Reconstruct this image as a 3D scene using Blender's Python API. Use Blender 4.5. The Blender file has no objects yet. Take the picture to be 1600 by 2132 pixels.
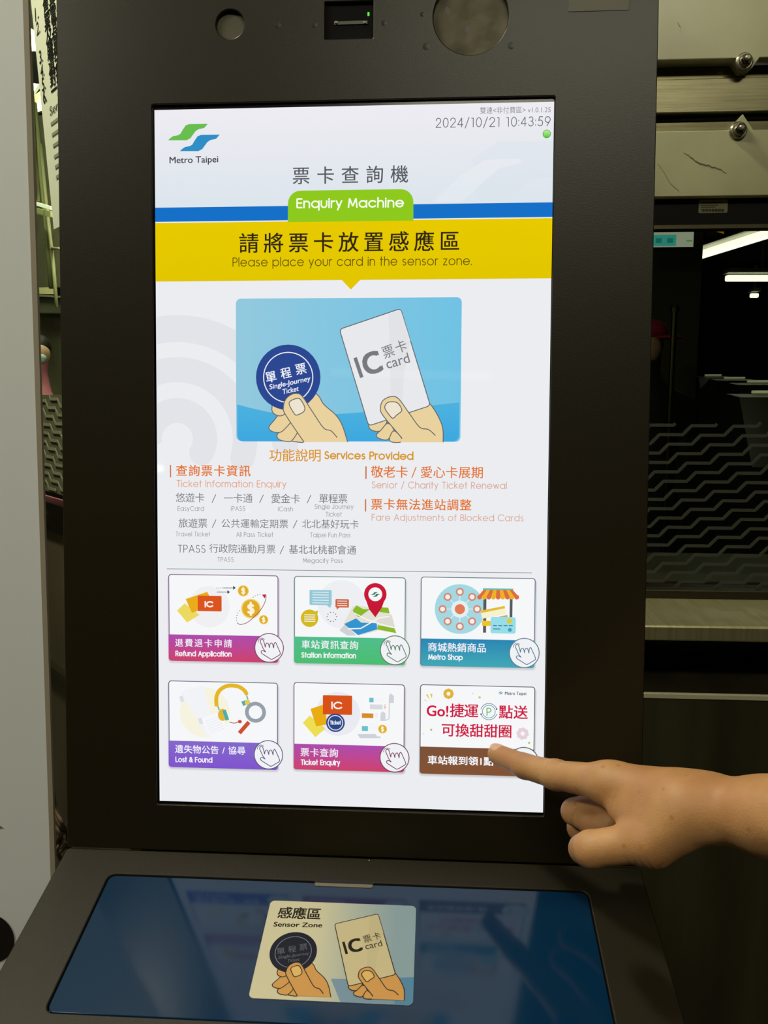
import bpy, bmesh, math, random
import numpy as np
from mathutils import Vector, Matrix
from mathutils.geometry import tessellate_polygon
random.seed(3)
SC = bpy.context.scene
COL = SC.collection

# ------------------------------------------------------------------ frames
# upright frame of the kiosk: X right, U up along the leaning face, N out of the face
LEAN = math.radians(5.0)
sa, ca = math.sin(LEAN), math.cos(LEAN)
K = Matrix(((1, 0, 0, 0), (0, sa, -ca, 0), (0, ca, sa, 1.30), (0, 0, 0, 1)))
K3 = K.to_3x3()
CAM = Vector((0.06612894, -0.00462204, 0.63941581))
RT = Matrix(((0.99802790, 0.00907290, -0.06211279), (0.00596149, -0.99872661, -0.05009618), (-0.06248821, 0.04962710, -0.99681110)))
F = 1750.0
CAMW = K @ CAM
def ray(x, y): return RT @ Vector(((x - 800) / F, (y - 1066) / F, 1.0))
def fr(x, y, N=0.0):                     # a point of the plane N of the kiosk frame
    d = ray(x, y); t = (N - CAM.z) / d.z
    return CAM + d * t
def hitw(x, y, p, n):                    # a point of a world plane
    d = K3 @ ray(x, y); n = Vector(n)
    return CAMW + d * ((Vector(p) - CAMW).dot(n) / d.dot(n))

# ------------------------------------------------------------------ camera, world, lights
cd = bpy.data.cameras.new('camera'); cam = bpy.data.objects.new('camera', cd); COL.objects.link(cam)
R = K3 @ RT                              # columns: right, down, forward
m3 = Matrix((R.col[0], -R.col[1], -R.col[2])).transposed()
cam.matrix_world = Matrix.Translation(CAMW) @ m3.to_4x4()
cd.sensor_fit = 'HORIZONTAL'; cd.sensor_width = 36; cd.lens = 36 * F / 1600; cd.clip_start = .01
SC.camera = cam
SC.view_settings.view_transform = 'Standard'; SC.view_settings.look = 'None'
SC.view_settings.exposure = 0; SC.view_settings.gamma = 1; SC.view_settings.use_curve_mapping = False
w = bpy.data.worlds.new('world'); SC.world = w; w.use_nodes = True
w.node_tree.nodes['Background'].inputs[0].default_value = (.9, .95, .75, 1)
w.node_tree.nodes['Background'].inputs[1].default_value = .02
LIGHT = (1.0, .95, .74)
def area(loc, size, power, target, col=LIGHT, sy=None):
    l = bpy.data.lights.new('ceiling_or_fill_lamp', 'AREA'); l.energy = power; l.color = col
    l.shape = 'RECTANGLE'; l.size = size; l.size_y = sy or size
    o = bpy.data.objects.new('ceiling_or_fill_lamp', l); COL.objects.link(o); o.location = loc
    o.rotation_euler = (Vector(target) - Vector(loc)).to_track_quat('-Z', 'Y').to_euler()
    return o
area((.50, -1.9, 2.80), 1.2, 17, (.2, .0, 1.2), sy=.25)
area((-1.6, -1.2, 2.80), 1.2, 21, (-.5, .0, 1.1), sy=.25)
area((-.9, .28, 2.82), .9, 55, (-.55, .5, 1.2), sy=.15)  # fill lamp added to brighten the notice and wing behind the board
area((1.0, 1.0, 2.5), .8, 8, (.9, 1.3, 1.0), sy=.2)  # fill lamp added to lift the inner counter, gates and visitor

# ------------------------------------------------------------------ materials
def lin(c):
    return tuple(((v / 255) / 12.92 if v / 255 <= .04045 else ((v / 255 + .055) / 1.055) ** 2.4) for v in c)
MATS = {}
def mat(name, rgb=None, rough=.5, metal=0., spec=.5, bump=None, noise=None, emit=None, coat=0., trans=0., aniso=None, sss=0., coat_rough=.03):
    if name in MATS: return MATS[name]
    m = bpy.data.materials.new(name); m.use_nodes = True; nt = m.node_tree; b = nt.nodes['Principled BSDF']
    c = lin(rgb) if rgb else (.5, .5, .5)
    b.inputs['Base Color'].default_value = (*c, 1); b.inputs['Roughness'].default_value = rough
    b.inputs['Metallic'].default_value = metal; b.inputs['Specular IOR Level'].default_value = spec
    b.inputs['Coat Weight'].default_value = coat; b.inputs['Coat Roughness'].default_value = coat_rough
    b.inputs['Transmission Weight'].default_value = trans
    if sss: b.inputs['Subsurface Weight'].default_value = sss; b.inputs['Subsurface Radius'].default_value = (.01, .004, .002); b.inputs['Subsurface Scale'].default_value = .5
    tc = nt.nodes.new('ShaderNodeTexCoord')
    if noise:                            # (scale, amount, stretch, second colour)
        mp = nt.nodes.new('ShaderNodeMapping'); mp.inputs['Scale'].default_value = noise[2]
        nt.links.new(tc.outputs['Object'], mp.inputs[0])
        n = nt.nodes.new('ShaderNodeTexNoise'); n.inputs['Scale'].default_value = noise[0]; n.inputs['Detail'].default_value = 6
        nt.links.new(mp.outputs[0], n.inputs['Vector'])
        r = nt.nodes.new('ShaderNodeValToRGB'); r.color_ramp.elements[0].position = .5 - noise[1]; r.color_ramp.elements[1].position = .5 + noise[1]
        r.color_ramp.elements[0].color = (*lin(noise[3]), 1); r.color_ramp.elements[1].color = (*c, 1)
        nt.links.new(n.outputs[0], r.inputs[0]); nt.links.new(r.outputs[0], b.inputs['Base Color'])
    if bump:                             # (scale, strength, distance, stretch)
        mp = nt.nodes.new('ShaderNodeMapping'); mp.inputs['Scale'].default_value = bump[3] if len(bump) > 3 else (1, 1, 1)
        nt.links.new(tc.outputs['Object'], mp.inputs[0])
        n = nt.nodes.new('ShaderNodeTexNoise'); n.inputs['Scale'].default_value = bump[0]; n.inputs['Detail'].default_value = 3
        nt.links.new(mp.outputs[0], n.inputs['Vector'])
        u = nt.nodes.new('ShaderNodeBump'); u.inputs['Strength'].default_value = bump[1]; u.inputs['Distance'].default_value = bump[2]
        nt.links.new(n.outputs[0], u.inputs['Height']); nt.links.new(u.outputs[0], b.inputs['Normal'])
    if emit:
        b.inputs['Emission Color'].default_value = (*lin(emit[0]), 1); b.inputs['Emission Strength'].default_value = emit[1]
    MATS[name] = m; return m
def glassmat(name, tint, ior=1.5, refl=1.0):
    m = bpy.data.materials.new(name); m.use_nodes = True; nt = m.node_tree; nt.nodes.clear()
    out = nt.nodes.new('ShaderNodeOutputMaterial'); mx = nt.nodes.new('ShaderNodeMixShader'); f = nt.nodes.new('ShaderNodeFresnel')
    t = nt.nodes.new('ShaderNodeBsdfTransparent'); g = nt.nodes.new('ShaderNodeBsdfGlossy')
    f.inputs[0].default_value = ior; t.inputs[0].default_value = (*tint, 1); g.inputs['Roughness'].default_value = .01
    ge = nt.nodes.new('ShaderNodeNewGeometry'); ma = nt.nodes.new('ShaderNodeMath'); ma.operation = 'SUBTRACT'; ma.use_clamp = True
    nt.links.new(f.outputs[0], ma.inputs[0]); nt.links.new(ge.outputs['Backfacing'], ma.inputs[1]); nt.links.new(ma.outputs[0], mx.inputs[0]); nt.links.new(t.outputs[0], mx.inputs[1]); nt.links.new(g.outputs[0], mx.inputs[2])
    nt.links.new(mx.outputs[0], out.inputs[0]); return m
def vcolmat(name, emissive, rough=.12, spec=.5, strength=1.0):
    m = bpy.data.materials.new(name); m.use_nodes = True; nt = m.node_tree; b = nt.nodes['Principled BSDF']
    a = nt.nodes.new('ShaderNodeAttribute'); a.attribute_name = 'ink'
    b.inputs['Roughness'].default_value = rough; b.inputs['Specular IOR Level'].default_value = spec
    if emissive:
        b.inputs['Base Color'].default_value = (.0, .0, .0, 1)
        nt.links.new(a.outputs['Color'], b.inputs['Emission Color']); b.inputs['Emission Strength'].default_value = strength
    else: nt.links.new(a.outputs['Color'], b.inputs['Base Color'])
    return m
PAINT = mat('brown_paint', (33, 28, 15), rough=.36, spec=.28, bump=(900, .12, .0005))
PAINT2 = mat('brown_paint_console', (33, 28, 15), rough=.5, spec=.28, bump=(900, .2, .0005))
BLACK = mat('black_gloss', (6, 6, 7), rough=.2)
DARK = mat('dark_plastic', (14, 14, 13), rough=.5)
PIXELS = vcolmat('screen_pixels', True, rough=.03, spec=.42, strength=1.0)
PRINT = vcolmat('printed_ink', False, rough=.4, spec=.1)
SIGNINK = vcolmat('backlit_print', True, rough=.06, spec=.35, strength=1.0)

# ------------------------------------------------------------------ object helpers
def link(name, me, material=None, parent=None, mw=None, smooth=False):
    if material is not None and not me.materials: me.materials.append(material)
    if smooth:
        me.shade_smooth()
    o = bpy.data.objects.new(name, me); COL.objects.link(o)
    if parent is not None:
        o.parent = parent
    if mw is not None:
        o.matrix_basis = (WM[parent.name].inverted() @ mw) if parent is not None else mw
    WM[o.name] = mw if mw is not None else (WM[parent.name].copy() if parent is not None else Matrix.Identity(4))
    return o
WM = {}
def tag(o, label, cat=None, group=None, kind=None):
    if label: o['label'] = label
    if cat: o['category'] = cat
    if group: o['group'] = group
    if kind: o['kind'] = kind
    return o
def thing(name, label, cat, loc=(0, 0, 0), group=None):
    o = bpy.data.objects.new(name, None); COL.objects.link(o); o.location = loc; o.empty_display_size = .05
    WM[o.name] = Matrix.Translation(loc); tag(o, label, cat, group); return o
def mesh(verts, faces):
    me = bpy.data.meshes.new('mesh'); me.from_pydata([tuple(v) for v in verts], [], faces); me.update(); return me
def boxbm(bm, lo, hi, bev=0):
    a = bmesh.ops.create_cube(bm, size=1)
    vs = a['verts']
    for v in vs: v.co = Vector([lo[i] + (v.co[i] + .5) * (hi[i] - lo[i]) for i in range(3)])
    if bev:
        es = list({e for v in vs for e in v.link_edges}); bmesh.ops.bevel(bm, geom=es, offset=bev, segments=2, affect='EDGES', profile=.5)
def box(name, lo, hi, material, parent=None, mw=None, bev=0):
    bm = bmesh.new(); boxbm(bm, lo, hi, bev); me = bpy.data.meshes.new(name); bm.to_mesh(me); bm.free()
    return link(name, me, material, parent, mw)
def plate(name, outer, holes, z0, z1, material, parent=None, mw=None, bev=.0008):
    """extruded outline with holes; outline in local xy, z0..z1"""
    c = bpy.data.curves.new('tmp', 'CURVE'); c.dimensions = '2D'; c.fill_mode = 'BOTH'
    for pts in [outer] + holes:
        s = c.splines.new('POLY'); s.points.add(len(pts) - 1); s.use_cyclic_u = True
        for i, p in enumerate(pts): s.points[i].co = (p[0], p[1], 0, 1)
    c.extrude = (z1 - z0) / 2 - bev; c.bevel_depth = bev; c.bevel_resolution = 1; c.offset = -bev
    o = bpy.data.objects.new('tmp', c); COL.objects.link(o)
    me = bpy.data.meshes.new_from_object(o.evaluated_get(bpy.context.evaluated_depsgraph_get()))
    bpy.data.objects.remove(o); bpy.data.curves.remove(c)
    for v in me.vertices: v.co.z += (z0 + z1) / 2
    me.materials.clear()
    return link(name, me, material, parent, mw)
def rrect(x0, y0, x1, y1, r, n=6, rs=None):
    if x0 > x1: x0, x1 = x1, x0
    if y0 > y1: y0, y1 = y1, y0
    rs = rs or (r, r, r, r); out = []
    for (cx, cy, a0, rr) in ((x1 - rs[0], y1 - rs[0], 0, rs[0]), (x0 + rs[1], y1 - rs[1], 90, rs[1]), (x0 + rs[2], y0 + rs[2], 180, rs[2]), (x1 - rs[3], y0 + rs[3], 270, rs[3])):
        if rr <= 0: out.append((cx, cy)); continue
        for i in range(n + 1):
            a = math.radians(a0 + 90 * i / n); out.append((cx + rr * math.cos(a), cy + rr * math.sin(a)))
    return out
def circ(cx, cy, r, n=40, a0=0, a1=360, ry=None):
    full = abs(a1 - a0) >= 360
    k = n if full else n + 1
    return [(cx + r * math.cos(math.radians(a0 + (a1 - a0) * i / n)), cy + (ry or r) * math.sin(math.radians(a0 + (a1 - a0) * i / n))) for i in range(k)]
def lathe(name, prof, material, parent, mw, n=32):
    vs, fs = [], []
    for (r, z) in prof:
        for i in range(n):
            a = 2 * math.pi * i / n; vs.append((r * math.cos(a), r * math.sin(a), z))
    for j in range(len(prof) - 1):
        for i in range(n):
            fs.append((j * n + i, j * n + (i + 1) % n, (j + 1) * n + (i + 1) % n, (j + 1) * n + i))
    fs.append(tuple(range((len(prof) - 1) * n, len(prof) * n))); fs.append(tuple(reversed(range(n))))
    return link(name, mesh(vs, fs), material, parent, mw)
def tube(name, pts, r, material, parent=None, n=10):
    vs, fs = [], []
    pts = [Vector(p) for p in pts]
    for i, p in enumerate(pts):
        d = (pts[min(i + 1, len(pts) - 1)] - pts[max(i - 1, 0)]).normalized()
        a = d.orthogonal().normalized() if i == 0 else (a - d * a.dot(d)).normalized()
        b = d.cross(a)
        for k in range(n):
            t = 2 * math.pi * k / n; vs.append(p + a * r * math.cos(t) + b * r * math.sin(t))
    for i in range(len(pts) - 1):
        for k in range(n): fs.append((i * n + k, i * n + (k + 1) % n, (i + 1) * n + (k + 1) % n, (i + 1) * n + k))
    fs.append(tuple(reversed(range(n)))); fs.append(tuple(range((len(pts) - 1) * n, len(pts) * n)))
    vs = [v - Vector(WM[parent.name].translation) for v in vs] if parent is not None else vs
    o = link(name, mesh(vs, fs), material, parent, None, smooth=True); return o

# ------------------------------------------------------------------ a round geometric letter face drawn from strokes
def arc(cx, cy, rx, ry, a0, a1, n=14): return [(cx + rx * math.cos(math.radians(a0 + (a1 - a0) * i / n)), cy + ry * math.sin(math.radians(a0 + (a1 - a0) * i / n))) for i in range(n + 1)]
G = {}
def g(ch, adv, *strokes): G[ch] = (adv, strokes)
r_ = .36; O = arc(r_, r_, r_, r_, 0, 360, 26)
g('a', .72, O, [(.72, 0), (.72, .72)]); g('b', .72, O, [(0, 0), (0, 1.02)]); g('c', .66, arc(r_, r_, r_, r_, 42, 318, 20))
g('d', .72, O, [(.72, 0), (.72, 1.02)]); g('e', .72, arc(r_, r_, r_, r_, 0, 325, 24), [(0, r_), (.72, r_)])
g('f', .30, [(.12, 0), (.12, .82)] + arc(.30, .82, .18, .18, 180, 90, 5), [(0, .70), (.3, .70)])
g('g', .72, O, [(.72, .72), (.72, 0)] + arc(.36, 0, .36, .27, 0, -160, 12)); g('h', .54, [(0, 0), (0, 1.02)], arc(.27, .44, .27, .28, 180, 0) + [(.54, 0)])
g('i', .0, [(0, 0), (0, .72)], [(0, .93), (0, .96)]); g('j', .05, [(.05, .72), (.05, -.12)] + arc(-.08, -.12, .13, .13, 0, -90, 5), [(.05, .93), (.05, .96)])
g('k', .46, [(0, 0), (0, 1.02)], [(.42, .72), (.02, .34)], [(.13, .44), (.46, 0)]); g('l', 0, [(0, 0), (0, 1.02)])
g('m', .84, [(0, 0), (0, .72)], arc(.21, .48, .21, .24, 180, 0, 10) + [(.42, 0)], arc(.63, .48, .21, .24, 180, 0, 10) + [(.84, 0)])
g('n', .54, [(0, 0), (0, .72)], arc(.27, .44, .27, .28, 180, 0) + [(.54, 0)]); g('o', .72, O)
g('p', .72, O, [(0, .72), (0, -.28)]); g('q', .72, O, [(.72, .72), (.72, -.28)]); g('r', .26, [(0, 0), (0, .72)], arc(.24, .46, .24, .26, 180, 80, 7))
S1 = arc(.20, .54, .17, .17, 45, 260, 10) + arc(.20, .19, .19, .19, 80, -140, 12)
g('s', .40, S1); g('t', .28, [(.12, 0), (.12, 1.0)], [(0, .70), (.28, .70)]); g('u', .54, [(0, .72), (0, .28)] + arc(.27, .28, .27, .28, 180, 360) + [(.54, .72)])
g('v', .52, [(0, .72), (.26, 0), (.52, .72)]); g('w', .8, [(0, .72), (.2, 0), (.4, .7), (.6, 0), (.8, .72)]); g('x', .46, [(0, .72), (.46, 0)], [(0, 0), (.46, .72)])
g('y', .52, [(0, .72), (.27, .04)], [(.52, .72), (.13, -.28)]); g('z', .44, [(.02, .72), (.43, .72), (0, 0), (.44, 0)])
g('A', .74, [(0, 0), (.37, 1), (.74, 0)], [(.13, .33), (.61, .33)]); g('B', .5, [(0, 0), (0, 1), (.25, 1)] + arc(.25, .76, .22, .24, 90, -90, 10) + [(0, .52)], [(0, .52), (.27, .52)] + arc(.27, .26, .25, .26, 90, -90, 10) + [(0, 0)])
g('C', .88, arc(.5, .5, .5, .5, 42, 318, 24)); g('D', .66, [(0, 0), (0, 1), (.2, 1)] + arc(.2, .5, .48, .5, 90, -90, 16) + [(0, 0)])
g('E', .46, [(.46, 1), (0, 1), (0, 0), (.46, 0)], [(0, .52), (.43, .52)]); g('F', .44, [(.44, 1), (0, 1), (0, 0)], [(0, .52), (.41, .52)])
g('G', .95, arc(.5, .5, .5, .5, 42, 360, 26) + [(.56, .5)]); g('I', 0, [(0, 0), (0, 1)]); g('J', .38, [(.38, 1), (.38, .2)] + arc(.19, .2, .19, .2, 0, -180, 10))
g('L', .4, [(0, 1), (0, 0), (.4, 0)]); g('M', .84, [(0, 0), (.1, 1), (.42, .12), (.74, 1), (.84, 0)]); g('P', .5, [(0, 0), (0, 1), (.26, 1)] + arc(.26, .72, .26, .28, 90, -90, 12) + [(0, .44)])
g('R', .52, [(0, 0), (0, 1), (.24, 1)] + arc(.24, .73, .26, .27, 90, -90, 12) + [(0, .46)], [(.2, .46), (.52, 0)])
g('S', .52, arc(.26, .75, .22, .25, 40, 265, 12) + arc(.26, .26, .25, .26, 85, -150, 14)); g('T', .52, [(0, 1), (.52, 1)], [(.26, 1), (.26, 0)])
g('H', .62, [(0, 0), (0, 1)], [(.62, 0), (.62, 1)], [(0, .52), (.62, .52)]); g('N', .68, [(0, 0), (0, 1), (.68, 0), (.68, 1)])
g('0', .54, arc(.27, .5, .27, .5, 0, 360, 26)); g('1', .3, [(.04, .96), (.22, .96), (.22, 0)]); g('2', .54, arc(.27, .72, .25, .28, 175, -35, 14) + [(.0, 0), (.54, 0)])
g('3', .5, arc(.24, .76, .21, .24, 150, -90, 12), arc(.24, .27, .25, .27, 90, -160, 14)); g('4', .56, [(.42, 0), (.42, 1), (0, .26), (.56, .26)])
g('5', .52, [(.48, 1), (.16, 1), (.08, .56)] + arc(.25, .32, .26, .32, 120, -150, 14)); g('9', .54, arc(.27, .68, .27, .31, 0, 360, 24), [(.51, .55), (.2, 0)])
g('/', .4, [(0, -.12), (.4, 1.05)]); g(':', .0, [(0, .08), (0, .12)], [(0, .6), (0, .64)]); g('.', .0, [(0, 0), (0, .05)]); g('-', .3, [(0, .38), (.3, .38)])
g('&', .66, [(.66, 0), (.14, .66)] + arc(.3, .8, .18, .2, 200, -30, 12) + [(.12, .4)] + arc(.26, .24, .26, .24, 140, 330, 10) + [(.64, .5)]); g(' ', .22); g('$', .5, arc(.25, .72, .2, .2, 30, 265, 12) + arc(.25, .28, .22, .24, 85, -150, 14), [(.25, -.12), (.25, 1.12)])

# ------------------------------------------------------------------ CJK and plain text outlines from the built-in face
_tc = {}
def outline(s, bold=0.0):
    key = (s, bold)
    if key in _tc: return _tc[key]
    c = bpy.data.curves.new('tmp', 'FONT'); c.body = s; c.resolution_u = 4
    o = bpy.data.objects.new('tmp', c); COL.objects.link(o)
    me = bpy.data.meshes.new_from_object(o.evaluated_get(bpy.context.evaluated_depsgraph_get()))
    V = [(v.co.x, v.co.y) for v in me.vertices]; Fc = [tuple(p.vertices) for p in me.polygons]
    bpy.data.objects.remove(o); bpy.data.curves.remove(c); bpy.data.meshes.remove(me)
    if bold:                             # heavier weight: the outline laid down again a little to each side
        n = len(V); W_ = []; F2 = []
        for k, (dx, dy) in enumerate(((-1, -.6), (1, -.6), (-1, .6), (1, .6))):
            W_ += [(x + dx * bold, y + dy * bold) for x, y in V]; F2 += [tuple(k * n + i for i in f) for f in Fc]
        V, Fc = W_, F2
    _tc[key] = (V, Fc); return V, Fc
def smooth(pts, closed=True, n=4):
    out = []; m = len(pts); rng = range(m if closed else m - 1)
    for i in rng:
        if closed: p = [Vector(pts[(i + k) % m]) for k in (-1, 0, 1, 2)]
        else: p = [Vector(pts[min(max(i + k, 0), m - 1)]) for k in (-1, 0, 1, 2)]
        for j in range(n):
            t = j / n
            q = .5 * ((2 * p[1]) + (p[2] - p[0]) * t + (2 * p[0] - 5 * p[1] + 4 * p[2] - p[3]) * t * t + (3 * p[1] - p[0] - 3 * p[2] + p[3]) * t ** 3)
            out.append((q.x, q.y))
    if not closed: out.append(tuple(pts[-1]))
    return out

def hgrad(ink, x0, y0, x1, y1, r, colf):
    xs = sorted(set([x0 + r * (1 - math.cos(math.radians(a))) for a in range(0, 91, 15)] + [x1 - r * (1 - math.cos(math.radians(a))) for a in range(0, 91, 15)] + [x0 + (x1 - x0) * i / 16 for i in range(1, 16)]))
    b0 = len(ink.V)
    for x in xs:
        d = min(x - x0, x1 - x); ins = r - math.sqrt(max(0, r * r - (r - d) ** 2)) if d < r else 0
        c = lin(colf((x - x0) / (x1 - x0))); ink.V += [(x, y0 + ins, ink.z), (x, y1 - ins, ink.z)]; ink.C += [c, c]
    for i in range(len(xs) - 1): ink.F.append((b0 + 2 * i, b0 + 2 * i + 2, b0 + 2 * i + 3, b0 + 2 * i + 1))
    ink.z += ink.step
class Ink:
    """flat artwork: every call lies a hair's breadth over the one before"""
    step = 1.1e-5
    def __init__(s, conv, base=0.0): s.V = []; s.F = []; s.C = []; s.z = base; s.conv = conv
    def _put(s, pts, faces, col, grad=None):
        b = len(s.V); ys = [p[1] for p in pts]; y0, y1 = min(ys), max(ys)
        for p in pts:
            s.V.append((p[0], p[1], s.z))
            if grad: t = (p[1] - y0) / (y1 - y0 + 1e-9); s.C.append(tuple(a * t + c * (1 - t) for a, c in zip(lin(col), lin(grad))))
            else: s.C.append(lin(col))
        s.F += [tuple(b + i for i in f) for f in faces]; s.z += s.step
    def local(s, pts, col, grad=None):           # polygon given in local metres
        tri = tessellate_polygon([[Vector((p[0], p[1], 0)) for p in pts]])
        fs = []
        for t in tri:
            a, b, c = (Vector(pts[i]) for i in t)
            fs.append(tuple(t) if (b - a).cross(c - a) > 0 else (t[0], t[2], t[1]))
        s._put(pts, fs, col, grad)
    def poly(s, pts, col, grad=None, sm=False):
        q = [s.conv(*p) for p in pts]
        s.local(smooth(q) if sm else q, col, grad)
    def rect(s, x0, y0, x1, y1, col, r=0, grad=None, rs=None):
        a, b = s.conv(x0, y0), s.conv(x1, y1); k = s.unit()
        rs = tuple(v * k for v in rs) if rs else None
        s.local(rrect(a[0], a[1], b[0], b[1], r * k, rs=rs), col, grad)
    def unit(s):
        a, b = s.conv(750, 1000), s.conv(760, 1000); return math.hypot(a[0] - b[0], a[1] - b[1]) / 10
    def disc(s, x, y, r, col, grad=None, ry=None):
        c = s.conv(x, y); k = s.unit(); s.local(circ(c[0], c[1], r * k, 36, ry=(ry * k if ry else None)), col, grad)
    def ring(s, x, y, r0, r1, col, a0=0, a1=360, n=40):
        c = s.conv(x, y); k = s.unit(); pts = []; fs = []
        for i in range(n + 1):
            a = math.radians(a0 + (a1 - a0) * i / n)
            for r in (r0, r1): pts.append((c[0] + r * k * math.cos(a), c[1] + r * k * math.sin(a)))
        for i in range(n): fs.append((2 * i, 2 * i + 1, 2 * i + 3, 2 * i + 2) if a1 > a0 else (2 * i, 2 * i + 2, 2 * i + 3, 2 * i + 1))
        s._put(pts, fs, col)
    def stroke_local(s, q, w, col, closed=False):
        pts, fs = [], []
        seq = list(q) + ([q[0]] if closed else [])
        for i in range(len(seq) - 1):
            a, b = Vector(seq[i]), Vector(seq[i + 1]); d = b - a
            if d.length < 1e-9: continue
            d.normalize(); nrm = Vector((-d.y, d.x)) * w / 2
            k = len(pts); pts += [tuple(a - nrm), tuple(b - nrm), tuple(b + nrm), tuple(a + nrm)]; fs.append((k, k + 1, k + 2, k + 3))
        for p in seq[(0 if closed else 1):-1]:
            k = len(pts); pts += circ(p[0], p[1], w / 2, 8); fs.append(tuple(range(k, k + 8)))
        s._put(pts, fs, col)
    def line(s, pts, w, col, closed=False, sm=False):
        q = [s.conv(*p) for p in pts]
        if sm: q = smooth(q, closed)
        s.stroke_local(q, w * s.unit(), col, closed)
    def cjk(s, t, x0, y0, x1, y1, col, bold=.0, grad=None):
        """characters spread evenly over a box given in photo px"""
        tl, br, bl, tr = s.conv(x0, y0), s.conv(x1, y1), s.conv(x0, y1), s.conv(x1, y0)
        hh_ = min(abs(tl[1] - br[1]), abs(tr[1] - bl[1])); my_ = (tl[1] + br[1] + bl[1] + tr[1]) / 4
        a, b = ((tl[0] + bl[0]) / 2, my_ - hh_ / 2), ((tr[0] + br[0]) / 2, my_ + hh_ / 2)
        P, Fc = [], []; h = abs(b[1] - a[1]); em = h / .93; wd = b[0] - a[0]; n = len(t)
        pitch = (wd - .92 * em) / (n - 1) if n > 1 else 0
        for i, ch in enumerate(t):
            V, f = outline(ch, bold)
            o0, of = outline('國', 0); xs = [v[0] for v in o0]; ys = [v[1] for v in o0]
            k = .93 * em / (max(ys) - min(ys)); cx = (max(xs) + min(xs)) / 2; my = (min(ys) + max(ys)) / 2
            if ord(ch) < 0x2e80: vx = [v[0] for v in V]; cx = (max(vx) + min(vx)) / 2
            bx = a[0] + .46 * em + pitch * i; base = len(P)
            P += [(bx + (v[0] - cx) * k, a[1] + h / 2 + (v[1] - my) * k) for v in V]; Fc += [tuple(base + q for q in ff) for ff in f]
        s._put(P, Fc, col, grad)
    def fit(s, t, p0, p1, h, col, bold=0.0, shear=0.0):
        """plain text fitted between two photo points (bottom corners), height h px"""
        a, b = Vector(s.conv(*p0)[:2]), Vector(s.conv(*p1)[:2]); V, Fc = outline(t, bold)
        xs = [v[0] for v in V]; ys = [v[1] for v in V]; x0, x1, y0, y1 = min(xs), max(xs), min(ys), max(ys)
        ex = (b - a); ey = Vector((-ex.y, ex.x)).normalized() * h * s.unit()
        s._put([tuple(a + ex * ((v[0] - x0) / (x1 - x0)) + ey * ((v[1] - y0) / (y1 - y0)) + ex.normalized() * shear * ey.length * ((v[1] - y0) / (y1 - y0))) for v in V], Fc, col)
    def geo(s, t, p0, p1, cap, wt, col):
        """round geometric lettering on a baseline p0-p1, cap height and stroke weight in px"""
        a, b = Vector(s.conv(*p0)[:2]), Vector(s.conv(*p1)[:2]); u = s.unit()
        tot = 0; xs = []; gap = .24
        for ch in t: xs.append(tot); tot += G[ch][0] + gap
        tot -= gap; ex = (b - a) / tot; ey = Vector((-ex.y, ex.x)).normalized() * cap * u
        pts, fs = [], []; w_ = wt * u
        for ch, x in zip(t, xs):
            for st in G[ch][1]:
                q = [a + ex * (x + p[0]) + ey * p[1] for p in st]
                for i in range(len(q) - 1):
                    d = q[i + 1] - q[i]
                    if d.length < 1e-9: continue
                    d.normalize(); nr = Vector((-d.y, d.x)) * w_ / 2; e0 = d * (w_ * .5 if i == 0 else w_ * .12); e1 = d * (w_ * .5 if i == len(q) - 2 else w_ * .12); k = len(pts)
                    pts += [tuple(q[i] - nr - e0), tuple(q[i + 1] - nr + e1), tuple(q[i + 1] + nr + e1), tuple(q[i] + nr - e0)]; fs.append((k, k + 1, k + 2, k + 3))
        s._put(pts, fs, col)
    def build(s, name, material, parent, mw, label=None):
        me = mesh(s.V, s.F); at = me.color_attributes.new('ink', 'FLOAT_COLOR', 'POINT')
        at.data.foreach_set('color', [x for c in s.C for x in (*c, 1.0)])
        o = link(name, me, material, parent, mw)
        if label: o['label'] = label
        return o

#==STRUCTURE==
# ------------------------------------------------------------------ the hall
HALL_CEIL = 2.9
def struct(o): o['kind'] = 'structure'; return o
FLOOR = mat('terrazzo_floor', (88, 84, 70), rough=.35, noise=(60, .12, (1, 1, 1), (60, 56, 44)))
struct(box('floor', (-6, -40, -.1), (6, 9.6, 0), FLOOR))
struct(box('ceiling', (-6, -40, HALL_CEIL), (6, .4, HALL_CEIL + .1), mat('ceiling_paint', (120, 120, 104), rough=.9, noise=(3, .3, (1, 1, 1), (112, 112, 96)))))
struct(box('wall_front', (-6, -40.1, 0), (6, -40, 2.9), mat('hall_wall', (70, 70, 58), rough=.8, noise=(4, .3, (1, 1, 1), (64, 64, 52)))))
struct(box('wall_left', (-6.1, -40, 0), (-6, 9.6, 2.9), MATS['hall_wall']))
struct(box('wall_right', (6, -40, 0), (6.1, 9.6, 2.9), MATS['hall_wall']))

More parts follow.
